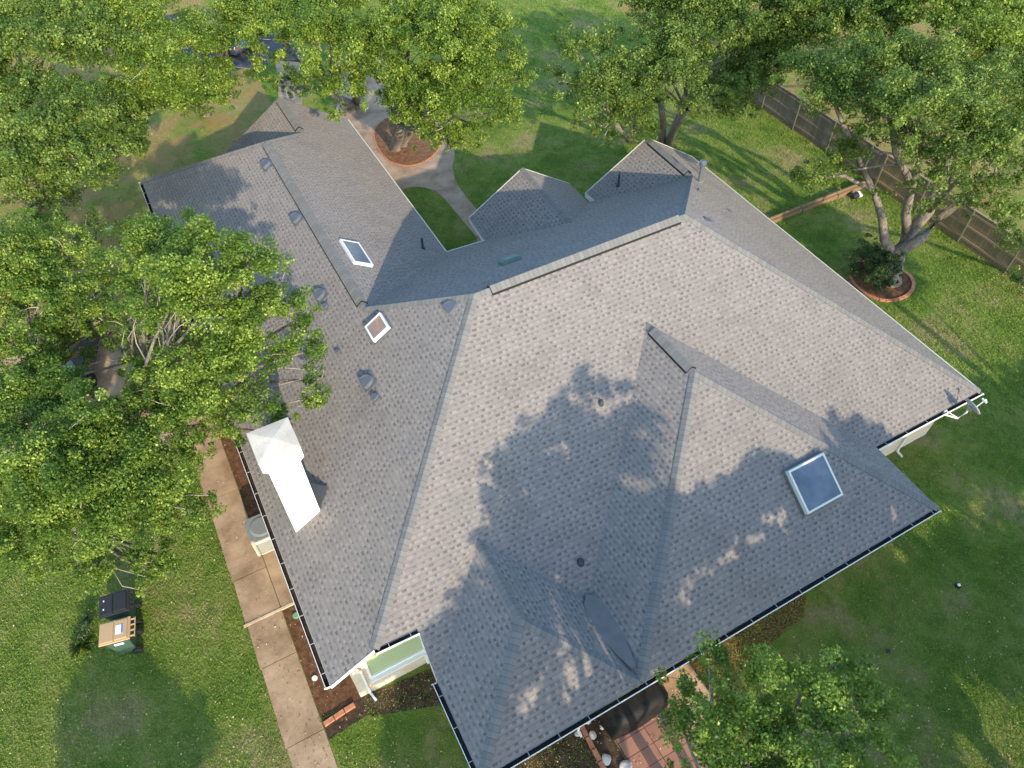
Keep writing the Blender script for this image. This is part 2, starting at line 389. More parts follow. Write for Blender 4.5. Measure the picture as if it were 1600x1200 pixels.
# curving front path
path = pxs([(545, 120), (600, 128), (660, 150), (712, 200), (711, 240), (707, 262), (712, 285), (725, 303), (746, 329), (775, 362)])
path += [(9.9, 13.9), (9.9, 13.2), (9.8, 15.2)]
path2 = pxs([(745, 371), (719.5, 341), (706.7, 325), (692, 308.5), (681, 299), (666, 294), (648, 292), (630, 295), (600, 300), (560, 250), (520, 200)])
path = pxs([(545, 60), (600, 100), (700, 170), (711, 240), (707, 262), (712, 285), (725, 303), (746, 329), (764, 352)]) + [(10.95, 14.0), (10.4, 14.0)] + path2
sheet('front_path', path, .012, M_walk2)
ring_pts = smooth_poly([tuple(at(x, y)[:2]) for x, y in [(607, 184), (593, 193), (584, 207), (587, 224), (595, 239), (606, 251), (620, 257), (639, 260), (659, 255), (674, 246), (686, 232), (690, 215), (680, 196), (655, 182), (630, 178)]], 3)
sheet('mulch_ring', ring_pts, .018, M_mulchr)
ring7 = smooth_poly([tuple(at(x, y)[:2]) for x, y in [(1328, 425), (1333, 444), (1350, 458), (1366, 467), (1385, 471), (1405, 468), (1420, 460), (1427, 447), (1423, 434), (1411, 425), (1390, 415), (1360, 408), (1338, 411)]], 3)
sheet('mulch_ring', ring7, .010, M_mulch)
sheet('bare_soil', pxs([(525, 1100), (565, 1088), (672, 1045), (700, 1100), (640, 1110), (580, 1120)]), .006, M_soil)
sheet('bare_soil', [(2.4, -2.0), (5.8, -1.9), (5.8, -6), (2.4, -6)], .006, M_soil)
sheet('bare_soil', [(8.6, -1.95), (13.0, -1.95), (12.4, -2.5), (10.5, -2.7), (8.7, -3.2)], .006, M_mulch)
sheet('mulch_bed', [(-.67, 1.46), (.44, 1.49), (.44, 1.0), (-.67, .9)], .005, M_soil)
slab('tile_patio', [(5.83, -1.95), (7.60, -1.95), (7.60, -4.43), (5.83, -4.43)], -.04, .03, M_tile)
slab('patio_slab', [(7.64, -1.95), (8.7, -1.95), (8.7, -3.4), (7.64, -3.4)], -.04, .035, M_walk)
sheet('street', [(3.5, 38.0), (11.0, 37.0), (12, 46), (4, 47)], .010, M_asph)
sheet('north_walk', [(7.2, 30.5), (8.3, 30.2), (10.4, 37.2), (9.0, 37.4)], .014, M_walk2)

def brick_row(name, pts, label, cat, w_=.10, L=.20, z0=.0, h=.07, closed=False):
    mb = MB(); pts = [Vector((*p[:2], 0)) for p in pts]
    if closed: pts.append(pts[0])
    seg = [(a, b) for a, b in zip(pts, pts[1:])]; acc = []
    for a, b in seg:
        l = (b - a).length
        for k in range(max(1, int(l / .02))): acc.append(a.lerp(b, k / max(1, int(l / .02))))
    pos = acc[0]; d = 0
    for p, q in zip(acc, acc[1:]):
        d += (q - p).length
        if d >= L:
            mid = (pos + q) / 2; dv = (q - pos); an = math.atan2(dv.y, dv.x) + random.uniform(-.05, .05)
            mb.box((mid.x, mid.y, z0 + h / 2 + random.uniform(-.006, .006)), (dv.length * .93, w_, h), an); pos = q; d = 0
    o = mb.build(name, M_edge); return tag(o, label, cat)
brick_row('brick_edging', ring7, 'orange brick ring round the big oak beside the east eave', 'garden edging', .13, .24, closed=True)
brick_row('brick_edging', ring_pts, 'thin brick edging round the mulch circle in the front path', 'garden edging', .07, .22, .0, .05, closed=True)
brick_row('brick_edging', [(-.66, 1.30), (.5, 1.42)], 'short orange brick edging ending the mulch bed beside the concrete walk', 'garden edging', .12, .3, .0, .1)
brick_row('brick_edging', [(5.24, -1.93), (5.20, -3.1), (5.05, -4.6)], 'line of red brick edging through rocky soil beside the tile patio', 'garden edging', .13, .32, .0, .06)

# ------------------------------------------------------------------ the house
H = 2.6
m = .6443
P = {k: Vector((a, b, c + H)) for k, (a, b, c) in dict(
    A=(-.02, 1.13, 0), B=(1.2, 1.13, .74), C=(2.3, 1.1, .72), V0=(2.25, 0, 0), mrW=(7.02, 7.05, 4.59), mrE=(13.94, 7.1, 4.59),
    r1S=(4.68, 9.68, 2.98), rES=(18.39, 11.71, 1.71), SEc=(20.96, -.06, 0), NEc=(21.09, 14.84, 0), Epk=(18.46, 14.75, 1.71),
    EwW=(15.71, 14.79, 0), EwWs=(15.74, 14.2, 0), NW=(.04, 24.53, 0), r1N=(4.69, 19.74, 3.0), r2N=(6.45, 24.88, 1.82), r2S=(6.45, 21.68, 1.82),
    Vw=(3.61, 24.5, 0), rakeW=(3.61, 24.88, 0), wNE=(9.27, 24.88, 0), wES=(9.2, 14.2, 0), cpk=(13.23, 15.6, 1.51), crS=(13.1, 11.8, 1.51),
    cL=(10.86, 15.65, 0), cR=(15.49, 15.68, 0), cLs=(10.75, 14.1, 0), cRs=(15.5, 14.2, 0), Rn=(11.33, 5.0, 3.22), Rap=(11.37, 2.88, 3.22),
    SE2=(16.42, -2.36, 0), SE2i=(16.48, -.04, 0), val=(6.46, -2.33, 0), Qn=(4.5, 2.18, 1.36), Qap=(4.44, -.11, 1.36), SW2=(2.22, -2.37, 0), PP=(6.48, 0, 0)).items()}
house = empty('brick_house', (10, 7, 0), 'sprawling single storey brick house under a grey shingled hip roof', 'house')
house.location = (0, 0, 0)
FACES = [('W', 'A B mrW r1S r1N NW'), ('N', 'NW r1N r2S Vw'), ('W', 'r2S r2N rakeW Vw'), ('E', 'r1N r2S r2N wNE wES r1S'),
         ('N', 'r1S wES cLs crS cRs EwWs rES mrE mrW'), ('W', 'rES EwWs EwW Epk'), ('E', 'rES Epk NEc SEc mrE'),
         ('W', 'cL cLs crS cpk'), ('E', 'cpk crS cRs cR'), ('S', 'B C V0 Qn PP Rn SE2i SEc mrE mrW'),
         ('W', 'Rn PP val Rap'), ('S', 'val SE2 Rap'), ('E', 'Rn Rap SE2 SE2i'),
         ('W', 'Qn V0 SW2 Qap'), ('S', 'SW2 val Qap'), ('E', 'Qn Qap val PP')]
NRM = {'W': Vector((-m, 0, 1)).normalized(), 'E': Vector((m, 0, 1)).normalized(), 'S': Vector((0, -m, 1)).normalized(), 'N': Vector((0, m, 1)).normalized()}
SL = math.sqrt(1 + m * m)
mb = MB()
for d, names in FACES:
    pts = [P[k] for k in names.split()]
    uv = [((p.y if d in 'WE' else p.x) + 31.7 * 'WENS'.index(d), (p.z - H) / m * SL) for p in pts]
    mb.face(pts, 0, uv)
roof = mb.build('roof', [M_shingle, M_white], house)
bm = bmesh.new(); bm.from_mesh(roof.data); bmesh.ops.triangulate(bm, faces=bm.faces, ngon_method='EAR_CLIP')
for f in bm.faces:
    if f.normal.z < 0: f.normal_flip()
bm.to_mesh(roof.data); bm.free()
# underside (soffit / deck) a little below
sof = link('roof_deck', roof.data.copy(), house); sof.data.materials.clear(); sof.data.materials.append(M_white)
for v_ in sof.data.vertices: v_.co.z -= .09
# fascia boards along every free edge
def fascia(a, b, nrm, parent=house, h=.19, t=.012):
    a, b, n = P[a] if isinstance(a, str) else a, P[b] if isinstance(b, str) else b, Vector(nrm)
    q = MB(); up = Vector((0, 0, -.045)); dn = Vector((0, 0, -h))
    q.hexa([a + dn, b + dn, b + dn + n * t, a + dn + n * t], [a + up, b + up, b + up + n * t, a + up + n * t])
    return q.build('fascia', M_white, parent)
for a, b, n in [('A', 'B', (0, -1, 0)), ('B', 'C', (0, -1, 0)), ('C', 'V0', (-1, 0, 0)), ('V0', 'SW2', (-1, 0, 0)), ('SW2', 'val', (0, -1, 0)), ('val', 'SE2', (0, -1, 0)),
                ('SE2', 'SE2i', (1, 0, 0)), ('SE2i', 'SEc', (0, -1, 0)), ('SEc', 'NEc', (1, 0, 0)), ('NEc', 'Epk', (0, 1, 0)), ('Epk', 'EwW', (0, 1, 0)), ('EwW', 'EwWs', (-1, 0, 0)),
                ('cR', 'cpk', (0, 1, 0)), ('cpk', 'cL', (0, 1, 0)), ('cL', 'cLs', (-1, 0, 0)), ('cR', 'cRs', (1, 0, 0)), ('cLs', 'wES', (0, 1, 0)), ('wES', 'wNE', (1, 0, 0)),
                ('wNE', 'r2N', (0, 1, 0)), ('r2N', 'rakeW', (0, 1, 0)), ('NW', 'A', (-1, 0, 0))]:
    fascia(a, b, n)
for a, b in [('SEc', 'NEc'), ('NEc', 'Epk'), ('Epk', 'EwW'), ('wES', 'cLs'), ('cL', 'cpk'), ('cpk', 'cR'), ('NW', 'r1N'), ('wES', 'wNE'), ('EwWs', 'EwW')]:
    q = MB(); q.bar(P[a] + Vector((0, 0, .004)), P[b] + Vector((0, 0, .004)), .035, .02); q.build('drip_edge', M_cream, house)
# ridge and hip caps
def cap(a, b, n1, n2, name='ridge_cap', w_=.135, lift=.018, crown=.035, i0=0, i1=0, M=M_cap):
    a, b = P[a].copy() if isinstance(a, str) else a, P[b].copy() if isinstance(b, str) else b
    d = (b - a); L = d.length; d.normalize(); a, b = a + d * i0, b - d * i1; L = (b - a).length
    c1 = d.cross(NRM[n1]).normalized(); c2 = d.cross(NRM[n2]).normalized()
    if c1.z > 0: c1 = -c1
    if c2.z > 0: c2 = -c2
    up = Vector((0, 0, 1)); q = MB()
    e1, e2 = c1 * w_ + NRM[n1] * lift, c2 * w_ + NRM[n2] * lift
    sk = .05 if lift > .03 else 0; g1, g2 = c1 * (w_ + sk) + NRM[n1] * .003, c2 * (w_ + sk) + NRM[n2] * .003; t = up * crown
    for s0, s1, x0, x1 in ((e1, t, 0, 1), (t, e2, 1, 0)):
        q.face([a + s0, b + s0, b + s1, a + s1], 0, [(0, x0), (L, x0), (L, x1), (0, x1)])
    q.face([a + g1, b + g1, b + e1, a + e1], 1); q.face([a + e2, b + e2, b + g2, a + g2], 1)
    q.face([a + g1, a + e1, a + t, a + e2, a + g2], 1); q.face([b + g2, b + e2, b + t, b + e1, b + g1], 1)
    return q.build(name, [M, M_ventblack if lift > .03 else M], house)
for a, b, n1, n2 in [('B', 'mrW', 'W', 'S'), ('mrW', 'r1S', 'W', 'N'), ('mrE', 'SEc', 'E', 'S'), ('mrE', 'rES', 'E', 'N'), ('mrW', 'mrE', 'S', 'N'), ('r1S', 'r1N', 'W', 'E'),
                     ('r1N', 'NW', 'W', 'N'), ('r1N', 'r2S', 'E', 'N'), ('r2S', 'r2N', 'W', 'E'), ('rES', 'Epk', 'W', 'E'), ('crS', 'cpk', 'W', 'E'),
                     ('Rn', 'Rap', 'W', 'E'), ('Rap', 'val', 'W', 'S'), ('Rap', 'SE2', 'E', 'S'), ('Qn', 'Qap', 'W', 'E'), ('Qap', 'SW2', 'W', 'S'), ('Qap', 'val', 'E', 'S')]:
    cap(a, b, n1, n2)
for a, b, n1, n2, i0, i1 in [('mrW', 'mrE', 'S', 'N', .45, .25), ('r1N', 'r1S', 'W', 'E', .15, .25), ('Rn', 'Rap', 'W', 'E', .3, .15), ('r2S', 'r2N', 'W', 'E', .4, .2), ('rES', 'Epk', 'W', 'E', .3, .3)]:
    cap(a, b, n1, n2, 'ridge_vent', .16, .06, .10, i0, i1)
# walls
def wall_poly(pts, z0, z1s, name='wall'):
    q = MB(); u = 0
    for k in range(len(pts)):
        a, b = pts[k], pts[(k + 1) % len(pts)]; L = math.dist(a, b)
        q.face([(*a, z0), (*b, z0), (*b, z1s), (*a, z1s)], 0, [(u, z0), (u + L, z0), (u + L, z1s), (u, z1s)]); u += L
    return q.build(name, M_brick, house)
wall_poly([(.45, 1.5), (2.65, 1.5), (2.65, -1.95), (16.05, -1.95), (16.05, .4), (20.55, .4), (20.55, 14.35), (16.1, 14.35), (16.1, 13.85), (15.1, 13.85), (15.1, 15.2),
           (11.2, 15.2), (11.2, 13.85), (8.85, 13.85), (8.85, 24.4), (4.0, 24.4), (4.0, 24.0), (.45, 24.0)], -.05, 2.5)
q = MB(); q.face([(.45, 1.5, 2.5), (2.65, 1.5, 2.5), (2.65, 1.5, 3.3), (1.35, 1.5, 3.3), (.45, 1.5, 2.72)], 0, [(.45, 2.5), (2.65, 2.5), (2.65, 3.3), (1.35, 3.3), (.45, 2.72)])
q.face([(.45, 1.5, 2.5), (.45, 1.9, 2.5), (.45, 1.9, 2.72), (.45, 1.5, 2.72)]); q.build('wall', M_brick, house)
for a, b, pk in (((3.95, 24.42), (8.85, 24.42), 1.6), ((16.1, 14.37), (20.55, 14.37), 1.4), ((11.2, 15.22), (15.1, 15.22), 1.2)):   # gable walls
    q = MB(); q.face([(*a, 2.45), (*b, 2.45), ((a[0] + b[0]) / 2, a[1], 2.5 + pk)], 0, [(0, 0), (4.5, 0), (2.2, 1.6)]); q.build('wall', M_brick, house)
# windows of the south walls
def window(x0, x1, z0, z1, y, pane, label=None, sill=.10, fr=.07):
    w_ = MB()
    w_.box(((x0 + x1) / 2, y - .03, z1 + fr / 2), (x1 - x0 + 2 * fr, .07, fr)); w_.box(((x0 + x1) / 2, y - .03, z0 - fr / 2), (x1 - x0 + 2 * fr, .07, fr))
    w_.box((x0 - fr / 2, y - .03, (z0 + z1) / 2), (fr, .07, z1 - z0)); w_.box((x1 + fr / 2, y - .03, (z0 + z1) / 2), (fr, .07, z1 - z0))
    win = w_.build('window', M_white, house)
    if label: win['label'] = label
    g = MB(); g.box(((x0 + x1) / 2, y - .012, (z0 + z1) / 2), (x1 - x0, .02, z1 - z0)); g.build('pane', pane, win)
    s_ = MB(); s_.box(((x0 + x1) / 2, y - .08, z0 - fr - sill / 2), (x1 - x0 + .2, .16, sill)); s_.build('sill', M_white, win)
window(.92, 2.52, 1.10, 3.0, 1.5, M_blind, 'wide window with pale green blind')
window(16.9, 18.7, 1.42, 2.25, .4, M_winglass, 'shaded window beneath the east eave')
q = MB(); q.box((2.48, 1.45, 1.6), (.22, .1, 2.9)); q.build('corner_trim', M_white, house)
# gutters
def gutter(a, b, n, brackets=.75, name='gutter', label=None):
    a, b, n = (P[a] if isinstance(a, str) else a), (P[b] if isinstance(b, str) else b), Vector(n)
    z = Vector((0, 0, 1)); o0 = n * .014 + z * -.02; d = (b - a).normalized(); L = (b - a).length
    prof = [(0, 0), (0, -.11), (.07, -.11), (.100, -.03), (.100, .012), (.145, .012), (.145, -.005)]
    q = MB(); pt = lambda p, s: p + o0 + n * s[0] + z * s[1]
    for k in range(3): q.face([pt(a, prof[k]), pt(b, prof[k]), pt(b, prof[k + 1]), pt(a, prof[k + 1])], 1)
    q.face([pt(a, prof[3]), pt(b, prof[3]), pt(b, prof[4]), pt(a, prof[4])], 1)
    q.face([pt(a, prof[4]), pt(b, prof[4]), pt(b, (.114, .012)), pt(a, (.114, .012))], 0)
    q.face([pt(a, (.114, .012)), pt(b, (.114, .012)), pt(b, (.114, -.03)), pt(a, (.114, -.03))], 0)
    q.face([pt(a, (.114, -.03)), pt(b, (.114, -.03)), pt(b, (.10, -.115)), pt(a, (.10, -.115))], 0)
    q.face([pt(a, (.10, -.115)), pt(b, (.10, -.115)), pt(b, (0, -.115)), pt(a, (0, -.115))], 0)
    for e in (a, b): q.face([pt(e, s) for s in ((0, 0), (0, -.11), (.085, -.11), (.15, -.03), (.15, .012))], 0)
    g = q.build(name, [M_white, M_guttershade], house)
    s = .35
    while s < L - .1:
        c = a + d * s + o0; r_ = MB(); r_.bar(c - n * .02 + z * .012, c + n * .108 + z * .018, .014, .01); r_.build('bracket', M_dishm, g); s += brackets
    return g
gutter('A', 'NW', (-1, 0, 0), .82); gutter('SW2', 'SE2', (0, -1, 0), .80); gutter('V0', 'SW2', (-1, 0, 0), .8)
gutter('SE2i', 'SEc', (0, -1, 0), .85); gutter('B', 'C', (0, -1, 0), .55)
# downspouts
def downspout(pts, name='downspout'):
    q = MB()
    for a, b in zip(pts, pts[1:]): q.bar(a, b, .055, .045, up=(0.3, 1, .1))
    q.build(name, M_white, house)
downspout([(.55, 1.25, 2.3), (.72, 1.42, 1.8), (.72, 1.42, .15), (.78, 1.2, .08)])
downspout([(5.1, -2.35, 2.45), (5.1, -2.02, 2.1), (5.1, -2.02, .1), (5.1, -2.2, .06)])
downspout([(19.1, -.1, 2.45), (19.1, .34, 2.1), (19.1, .34, .1), (19.1, .1, .06)])
# chimney
ch = MB(); x0, x1, y0, y1 = .55, 1.33, 5.25, 6.02
ch.prism([(x0, y0), (x1, y0), (x1, y1), (x0, y1)], 2.6, 5.75)
chim = ch.build('chimney', M_stucco, house)
f = MB(); g = .11
f.hexa([(x0, y0, 5.75), (x1, y0, 5.75), (x1, y1, 5.75), (x0, y1, 5.75)], [(x0 - g, y0 - g, 6.0), (x1 + g, y0 - g, 6.0), (x1 + g, y1 + g, 6.0), (x0 - g, y1 + g, 6.0)])
f.prism([(x0 - g, y0 - g), (x1 + g, y0 - g), (x1 + g, y1 + g), (x0 - g, y1 + g)], 6.0, 6.36); f.build('flared_collar', M_stucco, chim)
f = MB(); cx, cy = (x0 + x1) / 2, (y0 + y1) / 2; c4 = [(x0 - g - .01, y0 - g - .01), (x1 + g + .01, y0 - g - .01), (x1 + g + .01, y1 + g + .01), (x0 - g - .01, y1 + g + .01)]
f.prism(c4, 6.362, 6.40)
for k in range(4): a, b = c4[k], c4[(k + 1) % 4]; f.face([(*a, 6.403), (*b, 6.403), (cx, cy, 6.47)])
f.build('chimney_cap', M_capc, chim)
f = MB(); zc = lambda x: H + m * (x + .02) + .02
f.face([(1.33, 5.25, zc(1.33)), (1.75, 5.63, zc(1.75)), (1.33, 6.02, zc(1.33) + .30)]); f.face([(1.33, 5.25, zc(1.33)), (1.33, 6.02, zc(1.33) + .30), (1.75, 5.63, zc(1.75))])
f.build('chimney_saddle', M_ventmetal, chim)

# roof plane origins for things that sit on the slopes
PL = {'W': (NRM['W'], P['A']), 'S': (NRM['S'], Vector((0, 0, H))), 'F': (NRM['S'], P['val']), 'N': (NRM['N'], P['wES']), 'X': (NRM['E'], P['wES']), 'E': (NRM['E'], P['SEc']),
      'V': (NRM['W'], P['EwW']), 'mW': (NRM['W'], P['cL']), 'bW': (NRM['W'], P['val'])}
def spot(px, py, k, lift=0):
    n, o = PL[k]; return onpl(px, py, n, o + n * lift)
def frame_of(k):
    n = PL[k][0]; up = Vector((0, 0, 1)) - n * n.z; up.normalize(); r = up.cross(n); return r, up, n     # right, upslope, normal
def skylight(c, k, wr, wu, h, glass, label):
    r, u, n = frame_of(k); q = MB(); fw = .055
    def ring(a, b, z0, z1, mi=0):
        for sx, sy, lx, ly in ((0, 1, a, fw), (0, -1, a, fw), (1, 0, fw, b - 2 * fw), (-1, 0, fw, b - 2 * fw)):
            cc = c + r * (sx * (a - fw) / 2) + u * (sy * (b - fw) / 2)
            B = [cc + r * sx_ * lx / 2 + u * sy_ * ly / 2 for sx_, sy_ in ((-1, -1), (1, -1), (1, 1), (-1, 1))]
            q.hexa([p + n * z0 for p in B], [p + n * z1 for p in B], mi)
    ring(wr, wu, -.06, h)
    o = q.build('skylight', M_cream if k == 'F' else M_white, house); o['label'] = label
    g = MB(); B = [c + r * a * (wr / 2 - fw) + u * b * (wu / 2 - fw) for a, b in ((-1, -1), (1, -1), (1, 1), (-1, 1))]
    g.hexa([p + n * (h - .05) for p in B], [p + n * (h - .012) for p in B]); g.build('pane', glass, o)
    e = MB(); B = [c + r * a * (wr / 2 + .05) + u * b * (wu / 2 + .05) for a, b in ((-1, -1), (1, -1), (1, 1), (-1, 1))]
    e.hexa([p + n * .004 for p in B], [p + n * .022 for p in B]); e.build('flashing', M_ventmetal, o)
def cen(pts, k, h): return sum((spot(x, y, k, h) for x, y in pts), Vector()) / 4 - PL[k][0] * h
skylight(cen([(1233, 735), (1287.5, 708.7), (1317, 773.4), (1262.4, 803)], 'F', .16), 'F', 1.24, 1.22, .16, M_skyglass, 'large blue glass skylight')
skylight(cen([(568, 509.7), (591, 487.7), (605.7, 508.8), (581.9, 531.7)], 'W', .16), 'W', .66, .62, .12, M_amberglass, 'small skylight with amber lining')
skylight(cen([(535, 372), (562.5, 376), (581.9, 410), (553.8, 407.5)], 'X', .2), 'X', 1.3, .70, .15, M_skyglass, 'long skylight on the west wing')
def slant_vent(px, py, k, s=1.0, mat=None):
    c = spot(px, py, k); r, u, n = frame_of(k); q = MB(); K = 8
    plate = [c + r * a * .26 * s + u * b * .22 * s for a, b in ((-1, -1), (1, -1), (1, 1), (-1, 1))]
    q.hexa([p + n * .002 for p in plate], [p + n * .01 for p in plate])
    arc = [(math.cos(t) * .19 * s, math.sin(t) * .20 * s) for t in [math.pi * i / K for i in range(K + 1)]]
    lo_ = [c + r * a + u * b + n * .01 for a, b in arc]; hi = [c + r * a * .93 + u * b * .85 + n * (.13 * s - .045 * s * b / (.2 * s)) for a, b in arc]
    f0 = [c - u * .13 * s + r * .19 * s + n * .01, c - u * .13 * s - r * .19 * s + n * .01]; f1 = [p + n * .12 * s - u * .02 for p in f0]
    L_ = lo_ + [f0[1], f0[0]]; T_ = hi + [f1[1], f1[0]]
    q.face(T_)
    for i in range(len(L_)): j = (i + 1) % len(L_); q.face([L_[i], L_[j], T_[j], T_[i]])
    q.build('roof_vent', mat or M_ventmetal, house)
for px, py, k, s in [(417, 257, 'W', 1), (464, 341, 'W', 1), (706, 481, 'W', 1), (575, 596, 'W', 1), (587, 620, 'W', .5), (501, 460, 'W', 1), (509, 478, 'W', .45), (528, 549, 'W', .35),
                     (1105, 347, 'E', .8), (1138, 331, 'E', .55)]:
    slant_vent(px, py, k, s)
c = spot(797, 409, 'N'); r, u, n = frame_of('N'); q = MB()
B = [c + r * a * .32 + u * b * .17 for a, b in ((-1, -1), (1, -1), (1, 1), (-1, 1))]; q.hexa([p + n * .0 for p in B], [p + n * .10 for p in B])
B2 = [c + r * a * .30 + u * b * .20 for a, b in ((-1, -1), (1, -1), (1, 1), (-1, 1))]; q.hexa([p + n * .10 for p in B2], [c + (p - c) * .8 + n * .16 for p in B2])
q.build('attic_fan_vent', M_greenvent, house, bevel=.01)
def pipe(px, py, k, h, rad, mat, capd=False, lean=(0, 0)):
    c = spot(px, py, k); q = MB(); top = c + Vector((lean[0], lean[1], h))
    q.tube([c - Vector((0, 0, .05)), top], rad, 12); q.tube([c - Vector((0, 0, .08)), c + Vector((0, 0, .05)), c + Vector((0, 0, .09))], [rad * 2.1, rad * 1.7, rad * 1.05], 12)
    o = q.build('vent_pipe', mat, house)
    if capd:
        w_ = MB(); w_.tube([top - Vector((0, 0, .02)), top + Vector((0, 0, .03)), top + Vector((0, 0, .14)), top + Vector((0, 0, .18))], [rad * 1.7, rad * 1.9, rad * 1.9, rad * .4], 12); w_.build('pipe_cap', M_galv, o)
pipe(661, 389, 'X', .48, .042, M_pipe); pipe(966, 289, 'V', .62, .042, M_pipe); pipe(1092, 286, 'E', .78, .075, M_galv, True); pipe(1090, 300, 'E', .16, .03, M_pipe)
pipe(907, 878, 'S', .10, .055, M_pipe); pipe(939, 630, 'S', .14, .04, M_pipe)
q = MB(); mem = [(6.27, -.12), (6.48, .12), (6.69, -.12), (6.78, -.6), (6.74, -1.1), (6.64, -1.6), (6.54, -2.0), (6.42, -2.0), (6.30, -1.6), (6.20, -1.1), (6.18, -.6)]
zz = lambda x, y: H + .02 + .32 * abs(x - 6.47) + .05
q = MB(); ctr = (6.47, -.8)
for i in range(len(mem)):
    a, b = mem[i], mem[(i + 1) % len(mem)]; q.face([(6.47, max(min(a[1], -.3), -1.9), H + .155), (*a, H + .17), (*b, H + .17)]); 
    q.face([(*a, H + .17), (*a, H + .0), (*b, H + .0), (*b, H + .17)])
q.face([(*a, H + .165) for a in mem]); q.build('valley_membrane', M_membrane, house)

# ------------------------------------------------------------------ satellite dish on the south-east corner
dish = empty('satellite_dish', (19.4, -.1, 2.5), 'grey satellite dish on a bent white arm at the roof corner', 'satellite dish')
dish.location = (0, 0, 0)
q = MB(); q.tube([(19.35, -.12, 2.45), (19.62, -.42, 2.42), (19.70, -.50, 2.75), (19.66, -.50, 2.95)], .028, 10); q.tube([(19.35, -.14, 2.62), (19.60, -.40, 2.46)], .014, 8)
q.box((19.36, -.10, 2.5), (.12, .03, .22)); q.build('mast', M_white, dish)
dc = Vector((19.72, -.52, 3.02)); dn = Vector((.86, -.12, .50)).normalized(); da = dn.cross(Vector((0, 0, 1))).normalized(); db = da.cross(dn)
q = MB(); rings = []
for i in range(6):
    rr = i / 5; rings.append([dc + (da * math.cos(t) * .30 + db * math.sin(t) * .27) * rr + dn * (.05 * rr * rr) for t in [2 * math.pi * k / 24 for k in range(24)]])
for i in range(5):
    for k in range(24):
        j = (k + 1) % 24; q.face([rings[i][k], rings[i][j], rings[i + 1][j], rings[i + 1][k]] if i else [rings[0][0], rings[1][j], rings[1][k]][::-1])
o = q.build('reflector', M_dishm, dish, smooth=True); md = o.modifiers.new('s', 'SOLIDIFY'); md.thickness = .012
q = MB(); tip = dc + dn * .42 - db * .10; q.tube([dc - db * .25, tip], .014, 8); q.build('feed_arm', M_white, dish)
q = MB(); q.tube([tip - dn * .01, tip + dn * .06], .035, 10); q.bar(tip - da * .09, tip + da * .09, .05, .05); q.build('feed_horn', M_white, dish)
q = MB(); q.box(dc - dn * .06, (.12, .12, .14)); q.build('mount', M_galv, dish)

# ------------------------------------------------------------------ air conditioner, carts, cover, small things
ac = empty('air_conditioner', (-.36, 7.30, .045), 'beige air conditioner with dark grille top beside the gutter', 'air conditioner')
def oct_(w_, d_, c_): return [(-w_ + c_, -d_), (w_ - c_, -d_), (w_, -d_ + c_), (w_, d_ - c_), (w_ - c_, d_), (-w_ + c_, d_), (-w_, d_ - c_), (-w_, -d_ + c_)]
q = MB(); q.prism(oct_(.42, .42, .12), 0, .78); q.build('cabinet', M_acbeige, ac)
q = MB()
for k in range(14): q.prism(oct_(.43, .43, .12), .06 + k * .042, .075 + k * .042)
q.build('louvre', M_acgrey, ac)
q = MB(); q.prism(oct_(.44, .44, .14), .79, .84); q.tube([(0, 0, .84), (0, 0, .87)], [.36, .30], 24); q.build('top_grille', M_acgrey, ac)
q = MB()
for sx, sy in ((1, 1), (1, -1), (-1, 1), (-1, -1)): q.box((sx * .39, sy * .39, .41), (.07, .07, .8), R(45))
q.build('corner_post', M_acbeige, ac)

def cart(loc, rz, body, lid, label, lidname, sticker=False):
    o = empty('wheeled_bin', loc, label, 'wheeled bin', 'two wheeled bins on the west lawn', rz=rz)
    b = MB(); B = [(-.20, -.24, .08), (.20, -.24, .08), (.20, .24, .08), (-.20, .24, .08)]; T = [(-.36, -.29, .98), (.30, -.29, .98), (.30, .29, .98), (-.36, .29, .98)]
    b.hexa(B, T); b.build('bin_body', body, o, bevel=.03)
    l = MB(); l.box((-.04, 0, 1.015), (.80, .66, .05)); l.box((-.24, 0, 1.05), (.34, .58, .03)); l.box((.13, 0, 1.05), (.32, .56, .045))
    ld_ = l.build(lidname, lid, o, bevel=.02)
    h = MB()
    for y in (-.24, -.08, .08, .24): h.box((.41, y, 1.0), (.12, .03, .04))
    h.tube([(.47, -.28, 1.0), (.47, .28, 1.0)], .016, 8); h.build('hinge_bar', lid, ld_)
    for y in (-.27, .27):
        w_ = MB(); w_.tube([(.24, y - .035, .13), (.24, y + .035, .13)], .13, 18); w_.build('wheel', M_rubber, o)
    hn = MB(); hn.tube([(.36, -.2, .93), (.42, -.2, .93), (.42, .2, .93), (.36, .2, .93)], .015, 8); hn.build('handle', body, o)
    if sticker:
        s = MB(); s.box((.10, 0, 1.078), (.20, .26, .006), .0); s.build('sticker', M_label, ld_)
        s = MB(); s.box((.17, 0, 1.083), (.05, .26, .004)); s.build('sticker_print', M_blueink, ld_)
        s = MB(); s.box((.0, -.292, .80), (.24, .012, .09)); s.build('side_mark', M_label, o)
    else:
        s = MB()
        for y in (-.12, .14): s.box((-.30, y, 1.068), (.03, .045, .006))
        s.build('lid_rivets', M_label, ld_)
    return o
cart((-4.72, 5.95, 0), R(-12), M_green, M_tan, 'green wheeled bin with tan lid and white sticker', 'lid', True)
cart((-4.60, 6.78, 0), R(-10), M_green, M_black, 'wheeled bin with black lid beside the tan lidded one', 'lid')

